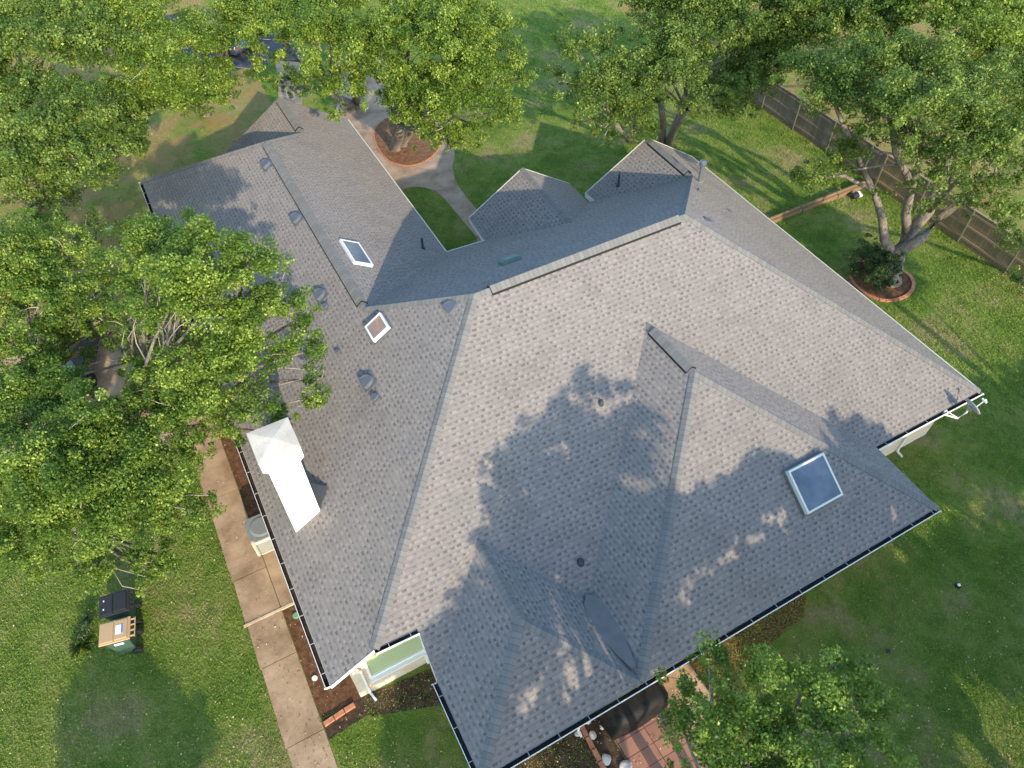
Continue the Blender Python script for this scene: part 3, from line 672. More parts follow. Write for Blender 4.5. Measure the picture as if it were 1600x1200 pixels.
gc = MB()   # covered grill: draped rounded box
K = 28; prof = [(0, 1.05, .52), (.35, 1.07, .54), (.75, 1.0, .50), (.92, .88, .40), (.97, .5, .2)]
loops = []
for i, (z, fx, fy) in enumerate(prof):
    lp = []
    for k in range(K):
        t = 2 * math.pi * k / K; ct, st_ = math.cos(t), math.sin(t); e = .45
        wv = 1 + .05 * math.sin(7 * t + i) * (1 - z) + random.uniform(-.012, .012)
        lp.append((math.copysign(abs(ct) ** e, ct) * .86 * fx * wv, math.copysign(abs(st_) ** e, st_) * .72 * fy * wv, z))
    loops.append(lp)
for i in range(len(loops) - 1):
    for k in range(K): j = (k + 1) % K; gc.face([loops[i][k], loops[i][j], loops[i + 1][j], loops[i + 1][k]])
gc.face(loops[-1]); o = gc.build('covered_grill', M_cover, smooth=True); o.location = (6.62, -2.33, .03); tag(o, 'long grill under a black cloth cover on the tiled patio', 'covered grill')

def disc(name, px, py, rad, h, mat, label, cat, z=0):
    c = at(px, py, z); q = MB(); q.tube([(0, 0, 0), (0, 0, h * .8), (0, 0, h)], [rad, rad, rad * .8], 16); o = q.build(name, mat); o.location = (c.x, c.y, z); return tag(o, label, cat)
disc('valve_cover', 463, 962, .10, .05, M_valve, 'round green valve cover in mulch beside the pad', 'valve cover')
disc('cleanout_cap', 492, 1060, .075, .06, M_white, 'round white pipe cap in dirt near the house corner', 'pipe cap')
def rock(px, py, s, label, mat=M_rock, z=0.0):
    c = at(px, py); bm = bmesh.new(); bmesh.ops.create_icosphere(bm, subdivisions=2, radius=1)
    rr = random.Random(int(px * 7 + py))
    for v in bm.verts: v.co *= rr.uniform(.82, 1.12); v.co.z *= .55; v.co.x *= 1.2
    bmesh.ops.scale(bm, vec=(s, s, s), verts=bm.verts)
    me = bpy.data.meshes.new('garden_rock'); bm.to_mesh(me); bm.free(); o = link('garden_rock', me, None, [mat]); o.location = (c.x, c.y, s * .3 + z)
    o.rotation_euler = (0, 0, rr.uniform(0, 3)); return tag(o, label, 'rock', 'pale rocks in the soil beside the patio')
rock(917, 1126, .10, 'cream rock by the wall at the end of the brick edging'); rock(903, 1147, .08, 'small cream rock left of the brick edging')
rock(926, 1149, .10, 'grey flat rock between brick edging and tile patio'); rock(947, 1187, .12, 'largest white rock below the tile patio corner')
rock(940, 1136, .06, 'tiny white rock at the patio tile edge'); rock(978, 1198, .14, 'pale slab rock at the bottom edge beside the patio')
disc('stepping_stone', 1106, 1027, .20, .05, M_tile, 'single terracotta paver in shade below the gutter', 'paver')
q = MB(); q.tube([(0, 0, 0), (0, 0, .10)], [.09, .07], 14); o = q.build('path_light', M_black); c = at(1496, 916); o.location = (c.x, c.y, 0); tag(o, 'black pathway light with white top standing in the east lawn', 'garden light')
w_ = MB(); w_.tube([(0, 0, .10), (0, 0, .15)], [.05, .02], 12); w_.build('light_top', M_white, o)
disc('sprinkler_head', 1387, 1018, .07, .05, M_black, 'small black sprinkler head in shaded lawn near the tree', 'sprinkler')
disc('drain_cap', 172, 357, .16, .05, M_white, 'round white cap on shaded ground northwest of the house', 'pipe cap')
# dog-sized black and white thing by the timber: a tipped garden pot
pot = empty('tipped_pot', (28.2, 11.45, 0), 'tipped black garden pot with white rim beside the timber border', 'garden pot')
q = MB(); q.tube([(0, 0, .14), (.28, .02, .16)], [.10, .15], 14); q.build('pot_body', M_black, pot)
q = MB(); q.tube([(.28, .02, .16), (.36, .02, .17)], [.17, .17], 14); q.tube([(.33, .0, .1), (.55, -.05, .08)], [.08, .05], 8); q.build('pot_rim', M_white, pot)

# ------------------------------------------------------------------ fence, timber border
def fence_run(y0, y1, mat, label):
    fe = empty('wooden_fence', (29.9, y0, 0), label, 'fence', 'board fence along the east side')
    fe.location = (0, 0, 0); q = MB(); y = y0; rr = random.Random(int(y0 * 10))
    while y < y1:
        q.box((29.98, y + .07, .82 + rr.uniform(-.02, .02)), (.02, .132, 1.56)); y += .14
    q.build('boards', mat, fe)
    for z in (.28, .85, 1.45):
        b = MB(); b.box((29.94, (y0 + y1) / 2, z), (.045, y1 - y0, .09)); b.build('rail', M_rail if mat is M_fence else M_fencegrey, fe)
    b = MB(); b.box((29.97, (y0 + y1) / 2, 1.625), (.09, y1 - y0, .03)); b.build('top_cap', M_rail if mat is M_fence else M_fencegrey, fe)
    b = MB(); b.box((29.96, (y0 + y1) / 2, .03), (.04, y1 - y0, .14)); b.build('kick_board', M_timber, fe)
    y = y0 + .6
    while y < y1:
        b = MB(); b.tube([(29.90, y, 0), (29.90, y, 1.62)], .032, 8); b.build('post', M_galv, fe); y += 2.35
fence_run(11.95, 26.0, M_fencegrey, 'weathered grey board fence along the north part of the east side')
fence_run(-3.0, 11.85, M_fence, 'brown board fence behind the big oak on the east side')
tb = MB()
for k in range(4):
    a = 21.2 + k * 2.17; tb.box((a + 1.07, 11.9, .10), (2.12, .14, .20)); tb.box((a + 1.0, 11.95, .26), (2.14, .07, .10))
o = tb.build('timber_border', M_timber); tag(o, 'low landscape timber border running from house to fence', 'timber border')
b = MB(); b.box((39, 24, 1.3), (6, 3, 2.6)); 

# ------------------------------------------------------------------ foliage
def leaf_mesh(name, C_, Nn, size, asp, tint, mat, parent):
    """one diamond-shaped leaf face per centre"""
    n = len(C_); ref = RNG.normal(size=(n, 3)); a = np.cross(Nn, ref); a /= np.linalg.norm(a, axis=1, keepdims=True) + 1e-9
    b = np.cross(Nn, a); L = size[:, None] * .5
    V = np.stack([C_ - a * L, C_ + b * L * asp + Nn * L * .15, C_ + a * L, C_ - b * L * asp + Nn * L * .15], 1).reshape(-1, 3)
    me = bpy.data.meshes.new(name); me.vertices.add(4 * n); me.vertices.foreach_set('co', V.ravel().astype(np.float32))
    me.loops.add(4 * n); me.loops.foreach_set('vertex_index', np.arange(4 * n, dtype=np.int32))
    me.polygons.add(n); me.polygons.foreach_set('loop_start', np.arange(0, 4 * n, 4, dtype=np.int32)); me.polygons.foreach_set('loop_total', np.full(n, 4, dtype=np.int32))
    at_ = me.attributes.new('tint', 'FLOAT', 'FACE'); at_.data.foreach_set('value', tint.astype(np.float32))
    me.update(calc_edges=True); return link(name, me, parent, [mat])
def unit(v): return v / (np.linalg.norm(v, axis=-1, keepdims=True) + 1e-9)
def crown_pts(clumps, leaf, dens, flat=.8, puff=.42):
    Cs, Ns, Ts, tips = [], [], [], []
    for (cx_, cy_, cz_, r_) in clumps:
        c = np.array([cx_, cy_, cz_]); npf = max(6, int(27 * dens * r_ ** 2 + 3))
        d = unit(RNG.normal(size=(npf, 3))); d[:, 2] = np.where(d[:, 2] < -.25, -d[:, 2] * .6, d[:, 2]); d = unit(d)
        rad = r_ * np.where(RNG.uniform(size=(npf, 1)) < .22, RNG.uniform(1.0, 1.24, size=(npf, 1)), RNG.uniform(.4, 1.02, size=(npf, 1))); pc = c + d * rad * np.array([1, 1, flat])
        tips.append((c, pc))
        for j in range(npf):
            pr_ = puff * RNG.uniform(.5, 1.3) * (.72 if rad[j, 0] > r_ else 1) * min(1.25, max(.6, r_)); nl = int(470 * (pr_ / .42) ** 2 * (.055 / leaf) ** 2 * dens * RNG.uniform(.7, 1.3)) + 4
            dd = unit(RNG.normal(size=(nl, 3))); rr = pr_ * RNG.uniform(.15, 1, size=(nl, 1)) ** .6
            st = RNG.uniform(.55, 1.6, size=3); pts = pc[j] + dd * rr * st * np.array([1, 1, .7])
            nn = unit(dd * .6 + np.array([0, -.05, .75]) + RNG.normal(size=(nl, 3)) * .85)
            base_t = RNG.uniform(.0, .62); Cs.append(pts); Ns.append(nn)
            Ts.append(np.clip(base_t + RNG.normal(size=nl) * .20, 0, 1))
    return np.concatenate(Cs), np.concatenate(Ns), np.concatenate(Ts), tips
def limb(q, a, b, r0, r1, bend=.12, n=5, sides=7, mi=0):
    a, b = Vector(a), Vector(b); L = (b - a).length; off = Vector((random.uniform(-1, 1), random.uniform(-1, 1), random.uniform(0, 1))) * L * bend
    pts = []; rr = []
    for i in range(n + 1):
        t = i / n; p = a.lerp(b, t) + off * math.sin(math.pi * t); pts.append(p); rr.append(r0 + (r1 - r0) * t)
    q.tube(pts, rr, sides, mi); return pts
def tree(name, label, base, clumps, leaf=.07, dens=1.0, mat=None, trunk=.22, fork=2.2, group=None, limbs=True, twigs=3, puff=.30, lean=None, stems=1, cat='tree'):
    cl = []
    for c_ in clumps:
        if len(c_) == 4: px, py, z, rp = c_; p = at(px, py, z); cl.append((p.x, p.y, z, rp / FPX * depth_of(p)))
        else: cl.append(c_[:4])
    group = group or ('oak trees around the house' if name == 'oak_tree' else None); bx, by = base; root = empty(name, (bx, by, 0), label, cat, group)
    cl = [(a - bx, b_ - by, c_, d_) for a, b_, c_, d_ in cl]
    Cs, Ns, Ts, tips = crown_pts(cl, leaf, dens, puff=puff)
    sizes = leaf * RNG.uniform(.75, 1.6, size=len(Cs)); leaf_mesh('crown', Cs, Ns, sizes, .68, Ts, mat or M_leafA, root)
    q = MB(); cen_ = np.mean([c[:3] for c in cl], 0)
    forks = []
    for s in range(stems):
        an = 2 * math.pi * s / max(1, stems) + .4; o_ = Vector((math.cos(an), math.sin(an), 0)) * (.25 if stems > 1 else 0)
        fk = Vector(lean) if lean and s == 0 else Vector((cen_[0] * .35 + o_.x * 3, cen_[1] * .35 + o_.y * 3, fork))
        q.tube([o_ + Vector((0, 0, -.1)), o_ + Vector((0, 0, .25)), o_.lerp(fk, .55) + Vector((random.uniform(-.1, .1), random.uniform(-.1, .1), 0)), fk], [trunk * 1.5, trunk * 1.1, trunk * .92, trunk * .85], 12)
        forks.append(fk)
    q.build('trunk', M_bark, root, smooth=True)
    bq = MB()
    for i, (c, pc) in enumerate(tips):
        fk = min(forks, key=lambda f_: (Vector(c) - f_).length + random.uniform(0, .8)); tgt = Vector(c); r_ = cl[i][3]
        pts = limb(bq, fk, tgt, trunk * .38, .025, .10, 6, 7)
        for j in range(min(len(pc), int(twigs * max(1, r_)))):
            s_ = pts[random.randint(3, len(pts) - 1)]; limb(bq, s_, Vector(pc[j]), .018, .006, .16, 3, 4, 1)
    bq.build('branches', [M_bark, M_twig], root, smooth=True)
    return root

G1 = 'oaks west of the house'
tree('oak_tree', 'large live oak leaning over the west roof beside the chimney', (-3.0, 11.6), [(250, 400, 8.6, 72), (325, 410, 9.8, 74), (388, 415, 9.9, 54), (230, 470, 7.3, 48), (345, 470, 9.0, 74), (405, 515, 8.4, 68), (458, 560, 7.0, 48), (477, 495, 7.1, 30), (275, 450, 9.2, 60), (262, 490, 8.4, 48), (235, 430, 8.6, 40), (215, 500, 7.4, 34), (495, 545, 6.6, 22), (487, 620, 5.8, 30),
     (340, 570, 7.4, 74), (395, 630, 6.4, 52), (300, 640, 6.4, 65), (440, 465, 8.4, 42), (350, 650, 5.8, 42), (250, 600, 6.2, 55), (455, 655, 5.6, 26), (225, 365, 6.2, 38), (255, 545, 5.8, 34), (290, 540, 5.6, 30), (240, 650, 5.8, 50), (370, 670, 5.2, 26), (425, 680, 5.2, 16), (320, 700, 5.4, 36), (500, 595, 5.6, 22)], .052, 1.15, M_leafA, .24, 2.8)
tree('oak_tree', 'spreading live oak over the west lawn above the two bins', (-5.4, 10.4), [(50, 640, 6, 80), (150, 680, 6.4, 75), (235, 730, 6.2, 70), (80, 750, 6.4, 85), (180, 800, 6, 80), (262, 790, 5.4, 55), (50, 850, 5.4, 50), (225, 880, 4.6, 38),
     (130, 840, 5, 50), (10, 750, 6, 60), (285, 720, 5.8, 40), (60, 590, 6.2, 50), (232, 893, 4.8, 34), (110, 615, 5.8, 40), (150, 640, 5.8, 34), (0, 690, 6, 50), (100, 800, 5.6, 60), (20, 800, 5.6, 60), (150, 890, 4.8, 40), (270, 870, 4.8, 34), (300, 800, 5.2, 36), (80, 890, 4.6, 36), (210, 760, 6, 60), (120, 720, 6.2, 60), (190, 660, 6, 50), (5, 860, 5, 35)], .052, 1.15, M_leafA, .24, 2.6)
tree('oak_tree', 'live oak with bare grey twigs at the left picture edge', (-6.0, 16.0), [(30, 410, 7, 75), (105, 390, 7, 50), (60, 480, 6.8, 55), (150, 470, 6.6, 45), (20, 540, 6.4, 50), (185, 430, 6.4, 36), (90, 345, 6.6, 26), (205, 520, 5.8, 36), (120, 515, 5.6, 30), (90, 500, 5.9, 38), (110, 605, 5.8, 38), (185, 540, 5.4, 24), (95, 560, 5.0, 22), (160, 500, 6, 34), (60, 610, 6, 40), (250, 500, 6, 30), (60, 580, 5.6, 44), (75, 540, 5.6, 34), (205, 565, 5.6, 26), (120, 490, 6, 40), (225, 520, 5.6, 36), (140, 520, 5.4, 24), (0, 620, 5.6, 40), (0, 470, 6.6, 50), (100, 440, 6.8, 50), (160, 420, 6.6, 40), (50, 560, 6.2, 40), (140, 560, 5.0, 18), (60, 360, 6.4, 40), (150, 360, 6.4, 34)], .056, 1.1, M_leafA, .24, 2.6)
tree('oak_tree', 'dense oak left of the northwest roof corner, lower one', (-5.5, 26.5), [(50, 230, 7.5, 70), (120, 255, 7, 65), (185, 225, 6.6, 45), (140, 180, 7.6, 60), (20, 290, 6.5, 50), (90, 310, 5.8, 35), (215, 235, 6, 26), (160, 280, 5.6, 30), (70, 290, 6, 44), (0, 240, 7, 50), (200, 190, 6.6, 36)], .068, 1.15, M_leafC, .26, 2.6)
tree('oak_tree', 'dense oak filling the top left picture corner', (-4.0, 34), [(40, 80, 8, 85), (130, 70, 8.6, 70), (30, 0, 8.5, 80), (120, 0, 9, 75), (60, 160, 7.4, 60), (0, 150, 7, 60)], .075, 1.1, M_leafC, .28, 2.6)
tree('oak_tree', 'oak with dark drooping crown north of the west wing', (4.0, 33.5), [(235, 95, 8, 70), (290, 140, 7, 55), (225, 20, 8.6, 65), (330, 120, 6.4, 40), (290, 60, 8, 50), (250, 160, 6, 38), (345, 160, 5.4, 26), (200, 150, 7, 40), (370, 60, 6.6, 24), (335, 70, 7, 36), (385, 118, 5.6, 20), (350, 40, 7.6, 30), (310, 175, 5.4, 24), (230, 165, 5.8, 38), (290, 160, 5.6, 38), (350, 145, 5.2, 30), (205, 200, 6, 30), (260, 130, 7, 45)], .068, 1.1, M_leafA, .26, 2.6)
tree('oak_tree', 'sunlit yellow green oak above the front path', (11.2, 30.5), [(430, 50, 8, 55), (500, 70, 8.4, 70), (540, 140, 6.8, 42), (420, 95, 6.6, 32), (385, 20, 8, 50), (560, 50, 8.2, 45), (480, 130, 6.4, 34), (520, 0, 8.5, 60), (445, 0, 8.5, 50), (530, 180, 5.6, 20), (425, 130, 5.6, 20), (575, 100, 7.6, 34), (590, 60, 8.2, 36)], .068, 1.1, M_leafB, .22, 3.0, stems=2)
tree('oak_tree', 'round sunlit oak standing in the mulch circle of the front path', (11.75, 25.6), [(640, 60, 8.4, 55), (700, 70, 8.8, 70), (765, 95, 8, 52), (640, 130, 7.4, 50), (715, 150, 7.4, 62), (775, 175, 6.6, 38), (680, 205, 6, 32), (700, 15, 9, 60), (625, 180, 6.4, 28), (640, 5, 8.6, 50), (605, 110, 7.4, 34), (770, 40, 8.4, 42), (800, 130, 6.8, 32), (660, 180, 6.2, 34), (705, 215, 5.4, 30), (735, 215, 5.4, 26), (610, 155, 6.4, 24), (640, 165, 6.6, 34), (668, 222, 5.2, 26), (702, 232, 4.8, 22), (745, 225, 4.8, 20), (795, 170, 6, 26), (755, 205, 5.6, 24)], .066, 1.15, M_leafB, .24, 3.2, stems=2)
tree('oak_tree', 'wispy grey green oak left of the pair of tan trunks', (22.3, 20.6), [(860, 110, 6.6, 18), (955, 60, 7, 30), (1000, 205, 4.8, 30), (945, 212, 4.6, 24), (1020, 165, 5.4, 30), (960, 170, 5.8, 42), (905, 85, 7, 42), (930, 150, 6.6, 52), (885, 140, 6, 28), (985, 180, 5.8, 34), (1005, 120, 6.8, 50), (905, 195, 5.2, 22), (970, 110, 7, 40), (880, 60, 6.6, 16), (945, 200, 5, 24)], .068, 1.0, M_leafC, .13, 2.6, stems=2, puff=.30)
tree('oak_tree', 'open crowned oak with tan trunks behind the east gable', (23.6, 19.4), [(1060, 100, 7.4, 55), (1105, 140, 6.8, 42), (1085, 50, 8, 48), (1030, 60, 7.8, 42), (1060, 165, 6, 26), (1130, 95, 7, 40), (1035, 30, 8, 38), (1095, 175, 5.4, 28), (1030, 130, 6.6, 38), (1130, 150, 6, 30), (1145, 120, 6.4, 30)], .068, .9, M_leafC, .17, 3.4, stems=3, puff=.30)
tree('oak_tree', 'dark green oak overhanging the grey fence', (31.6, 22.0), [(1010, 10, 8, 48), (1150, 40, 8, 58), (1205, 80, 7.2, 45), (1180, 130, 6, 42), (1140, 175, 5.4, 28), (1240, 30, 8, 55), (1195, 0, 8.5, 50), (1090, 5, 8.5, 50), (1165, 170, 5.2, 26), (1190, 100, 6.6, 50), (1150, 130, 6.4, 40), (1225, 60, 7.4, 46), (1120, 20, 8, 50), (1060, -5, 8.5, 50)], .075, 1.05, M_leafC, .24, 2.8)
tree('oak_tree', 'oak beyond the fence at the top right, left of the palest one', (38.5, 21.5), [(1300, 50, 8, 60), (1370, 30, 8.4, 62), (1310, 0, 8.6, 60), (1250, 0, 9, 45), (1400, 80, 7.6, 40)], .08, 1.0, M_leafC, .24, 2.8)
tree('oak_tree', 'pale yellowish oak in the top right picture corner', (43.0, 14.0), [(1450, 20, 9, 60), (1520, 50, 9, 68), (1580, 20, 9, 70), (1580, 110, 8, 60), (1510, 110, 8, 50), (1600, 180, 7, 45)], .08, .95, M_leafB, .24, 2.8)
big = tree('oak_tree', 'massive oak with forked grey limbs inside the brick ring', (25.5, 6.7), [(1275, 120, 8.8, 54), (1320, 155, 8.8, 62), (1375, 120, 9.2, 68), (1270, 275, 6.2, 34), (1305, 265, 6.4, 30), (1335, 235, 7, 36), (1440, 170, 9.4, 74), (1500, 160, 9.2, 72),
     (1520, 235, 8.6, 62), (1480, 285, 7.8, 44), (1550, 305, 7.2, 48), (1590, 330, 6.6, 34), (1600, 385, 5.6, 28), (1570, 375, 5.4, 22), (1415, 300, 6.0, 22), (1565, 210, 9, 50), (1425, 235, 8.2, 38), (1360, 190, 8.4, 40), (1400, 90, 9.4, 44), (1440, 330, 5.6, 20), (1405, 215, 7.6, 36), (1380, 300, 5, 14), (1450, 265, 7, 28), (1330, 100, 9, 40), (1300, 180, 7.8, 34), (1520, 120, 9.4, 45), (1470, 245, 7.4, 34), (1510, 320, 6.0, 26), (1350, 210, 7, 30), (1565, 345, 5.6, 26), (1245, 285, 5.8, 22), (1285, 290, 5.8, 22), (1320, 250, 6.6, 24), (1460, 320, 5, 16), (1585, 130, 9, 55), (1450, 100, 9.6, 55), (1240, 100, 8.4, 22), (1245, 268, 6.1, 14), (1590, 260, 8.2, 40)],
     .066, 1.0, M_leafC, .01, 1.0, twigs=3, puff=.30)
# its heavy forked trunk
for ch_ in list(big.children):
    if ch_.name.startswith(('trunk', 'branches')): bpy.data.objects.remove(ch_)
q = MB(); bb = Vector((25.5, 6.7, 0))
def rel(px, py, z): return at(px, py, z) - bb
def stem(pts, rr): q.tube([p if isinstance(p, Vector) else Vector(p) for p in pts], rr, 12)
fork_ = rel(1400, 395, 1.5)
stem([(0, 0, -.15), (0, 0, .25), fork_], [.62, .40, .36]); 
stem([fork_, rel(1418, 365, 2.2), rel(1450, 330, 3.4), rel(1480, 250, 5.6), rel(1500, 190, 8)], [.34, .27, .22, .15, .06])
stem([fork_, rel(1440, 370, 2.1), rel(1475, 335, 3.0), rel(1520, 300, 4.6), rel(1560, 240, 7.4)], [.28, .23, .18, .12, .05])
stem([rel(1398, 402, 1.3), rel(1382, 375, 2.0), rel(1378, 340, 3.0), rel(1366, 300, 4.4), rel(1350, 270, 5.4), rel(1335, 230, 6.8)], [.23, .18, .15, .12, .09, .04])
stem([rel(1418, 365, 2.2), rel(1415, 335, 3.2), rel(1425, 290, 4.8), rel(1440, 240, 6.4), rel(1435, 190, 8.4)], [.20, .17, .14, .1, .04])
stem([rel(1425, 290, 4.8), rel(1400, 240, 6.4), rel(1385, 150, 8.6)], [.15, .11, .05])
stem([rel(1366, 300, 4.4), rel(1320, 275, 5.8), rel(1265, 278, 6.1)], [.09, .06, .03]); stem([rel(1350, 270, 5.4), rel(1320, 200, 7.6), rel(1290, 130, 8.6)], [.11, .08, .04])
stem([rel(1450, 330, 3.4), rel(1500, 280, 6), rel(1540, 230, 8.4)], [.14, .09, .04])
q.build('trunk', M_bark, big, smooth=True)
q = MB()
for (px, py, z) in [(1275, 120, 8.8), (1320, 155, 8.8), (1375, 120, 9.2), (1440, 170, 9.4), (1500, 160, 9.2), (1520, 235, 8.6), (1480, 285, 7.8), (1545, 300, 7.2), (1425, 235, 8.2), (1360, 190, 8.4), (1270, 275, 6.2), (1460, 230, 8)]:
    s_ = rel(px, py, z - .5)
    ends = [rel(1500, 190, 8), rel(1560, 240, 7.4), rel(1335, 230, 6.8), rel(1435, 190, 8.4), rel(1385, 150, 8.6), rel(1265, 278, 6.1), rel(1290, 130, 8.6), rel(1540, 230, 8.4), rel(1480, 250, 5.6)]
    e_ = min(ends, key=lambda v_: (v_ - s_).length); limb(q, e_, s_, .05, .03, .05, 4, 6)
    for k in range(7): limb(q, s_, s_ + Vector((random.uniform(-.8, .8), random.uniform(-.8, .8), random.uniform(0, .8))), .03, .008, .15, 3, 5)
for a_, b_ in zip(ends, ends[1:]): limb(q, a_.lerp(ends[-1], .02), ends[-1], .03, .05, .04, 4, 6)
q.build('branches', M_bark, big, smooth=True)
tree('oak_tree', 'oak at the bottom picture edge beside the tile patio', (6.6, -6.4), [(1085, 1105, 7.4, 58), (1165, 1085, 8.2, 78), (1250, 1085, 8.8, 78), (1330, 1100, 8.6, 62), (1080, 1175, 7.6, 52), (1165, 1175, 8.4, 85), (1265, 1175, 8.6, 92), (1360, 1150, 8.0, 52),
     (1110, 1045, 7.0, 32), (1300, 1040, 9.0, 30), (1385, 1095, 8.2, 24), (1345, 1050, 8.8, 20), (1060, 1120, 7.0, 28), (1180, 1035, 7.6, 22), (1200, 1250, 8.4, 95), (1330, 1240, 8.2, 80), (1100, 1260, 7.6, 70)], .046, 1.15, M_leafA, .12, 4.0, stems=2, puff=.26, twigs=2)
tree('oak_tree', 'small sprig of oak entering at the right picture edge', (30.6, 3.2), [(1592, 440, 4.2, 16), (1612, 425, 4.6, 26), (1625, 470, 4.6, 26)], .07, .9, M_leafA, .09, 2.4)
# shrubs
tree('shrub', 'dark bushy shrub growing at the foot of the massive oak', tuple(at(1365, 425)[:2]), [(1348, 412, .8, 26), (1372, 425, 1.0, 30), (1362, 393, 1.1, 24), (1388, 408, 1.3, 22), (1342, 428, .6, 18), (1392, 440, .7, 18), (1378, 445, .5, 16)], .05, 1.6, M_leafD, .04, .3, puff=.3, cat='shrub')
tree('shrub', 'dark shrub in shade at the north gable of the west wing', tuple(at(455, 140)[:2]), [(450, 135, 1.2, 18), (470, 145, 1.2, 18), (460, 120, 1.5, 14)], .08, 1.2, M_leafD, .04, .3, puff=.3, cat='shrub')
def yucca(px, py, label):
    c = at(px, py); q = MB(); rr = random.Random(3)
    for k in range(70):
        an = rr.uniform(0, 6.28); L = rr.uniform(.25, .5); el_ = rr.uniform(.1, 1.1); d = Vector((math.cos(an) * math.cos(el_), math.sin(an) * math.cos(el_), math.sin(el_)))
        sd_ = d.cross(Vector((0, 0, 1))).normalized() * .014; mid = d * L * .55 + Vector((0, 0, .04)); tip_ = d * L - Vector((0, 0, .05))
        q.face([-sd_ * .6, sd_ * .6, mid + sd_, tip_, mid - sd_])
    o = q.build('yucca_plant', M_leafD); o.location = (c.x, c.y, .02); return tag(o, label, 'plant')
yucca(128, 1010, 'spiky dark plant in the lawn left of the bins')
tree('shrub', 'low feathery dark shrub behind the spiky plant left of bins', tuple(at(128, 985)[:2]), [(132, 978, .35, 14), (124, 992, .3, 12), (140, 965, .3, 10)], .05, 1.0, M_leafD, .02, .12, puff=.2, cat='shrub')
# trees standing south of the picture whose crowns shade the roof and lawns
def off_tree(label, base, cl, leaf=.12, dens=2.2, mat=None):
    cl = [(c[0] - .085 * (15 + .6 * (c[2] - 8)), *c[1:]) for c in cl]; base = (base[0] - 1.3, base[1])
    tree('oak_tree', label, base, [(*c,) if len(c) == 5 else (c[0], c[1], c[2], c[3], 0) for c in cl], leaf, dens, mat or M_leafA, .25, 3.2, twigs=1)
off_tree('tall oak south of the house behind the camera, left one', (4.8, -13.6), [(2.70, -13, 8.55, 1), (4.17, -13, 8.86, 1.2), (5.93, -13.3, 10.20, 1.1), (5.97, -13, 11.02, 0.5), (7.04, -13, 11.33, 0.6), (5.71, -13, 11.64, 0.25), (6.56, -13, 11.80, 0.42), (7.58, -13, 12.32, 0.42), (8.20, -13, 12.83, 0.42), (9.09, -13, 13.24, 0.42), (9.97, -13, 12.73, 0.42), (5.02, -13, 10.81, 0.3), (10.18, -13, 11.91, 0.42), (3.36, -13, 7.52, 0.9), (4.54, -13, 7.42, 0.8), (5.54, -13, 7.12, 0.9), (2.25, -13, 8.34, 0.8), (7.55, -13, 10.50, 1), (8.46, -13, 12.25, 0.6), (9.30, -13, 12.87, 0.5), (8.82, -13.4, 11.34, 0.9), (9.56, -13, 11.84, 0.6), (7.42, -13, 9.06, 1.2), (5.36, -13, 9.68, 0.9), (2.93, -13.5, 6.83, 1.2), (7.23, -14, 11.35, 0.9), (4.62, -14, 6.54, 1), (1.33, -13.4, 7.53, 1.1), (1.84, -13, 5.42, 1)])
off_tree('tall oak south of the house behind the camera, tallest one', (10.1, -13.8), [(8.71, -13.4, 9.59, 1.2), (9.91, -13, 9.48, 1.2), (11.11, -13, 9.48, 1), (9.97, -13.5, 7.64, 1.3), (12.31, -13, 9.89, 0.9), (7.93, -13, 7.83, 1.1), (7.60, -13.5, 9.49, 1.1)])
off_tree('tall oak south of the house behind the camera, right one', (15.2, -14), [(13.28, -13.2, 9.17, 1.1), (14.50, -13.2, 8.86, 1.2), (15.82, -13, 8.65, 1.1), (16.70, -13, 7.73, 1.1), (11.95, -13.5, 7.53, 1.3), (14.33, -13.5, 6.83, 1.4), (16.33, -13.5, 5.83, 1.4), (12.93, -13.5, 5.43, 1.2), (11.22, -14, 5.84, 1), (15.13, -13.5, 4.83, 1.5), (13.49, -13.8, 3.84, 1.5), (11.53, -13.5, 3.83, 1.4), (11.62, -13, 8.24, 0.8), (13.00, -13, 8.14, 0.9), (14.68, -13, 7.62, 0.9), (15.84, -13, 7.02, 0.9), (17.24, -13, 6.42, 0.9)])
off_tree('oak south east of the house outside the picture', (22.1, -15), [(18.62, -14, 6.54, 1.3), (20.23, -13.5, 5.83, 1.3), (22.13, -13.5, 5.43, 1.2), (23.93, -13.5, 5.43, 1.2), (20.71, -15, 4.26, 1.4), (18.21, -15, 4.46, 1.4), (23.21, -15, 4.46, 1.3), (25.93, -13.5, 5.63, 1), (18.93, -13.5, 3.43, 1.5), (21.43, -13.5, 2.83, 1.5), (23.93, -13.5, 3.23, 1.5), (16.93, -13.5, 3.63, 1.4)])
off_tree('oak south west of the lawn outside the picture', (-5.9, -14.5), [(-4.47, -13, 6.97, 1.1), (-5.47, -13, 7.57, 1.2), (-3.49, -14, 5.60, 1.1), (-6.38, -13.5, 6.38, 1.2)])
off_tree('oak east of the house outside the picture, near the brown fence', (25.2, -9.4), [(24.69, -8.8, 7.27, 1), (25.73, -9, 8.57, 1.2), (26.24, -8.5, 6.96, 1), (24.60, -9.4, 9.18, 0.8)])

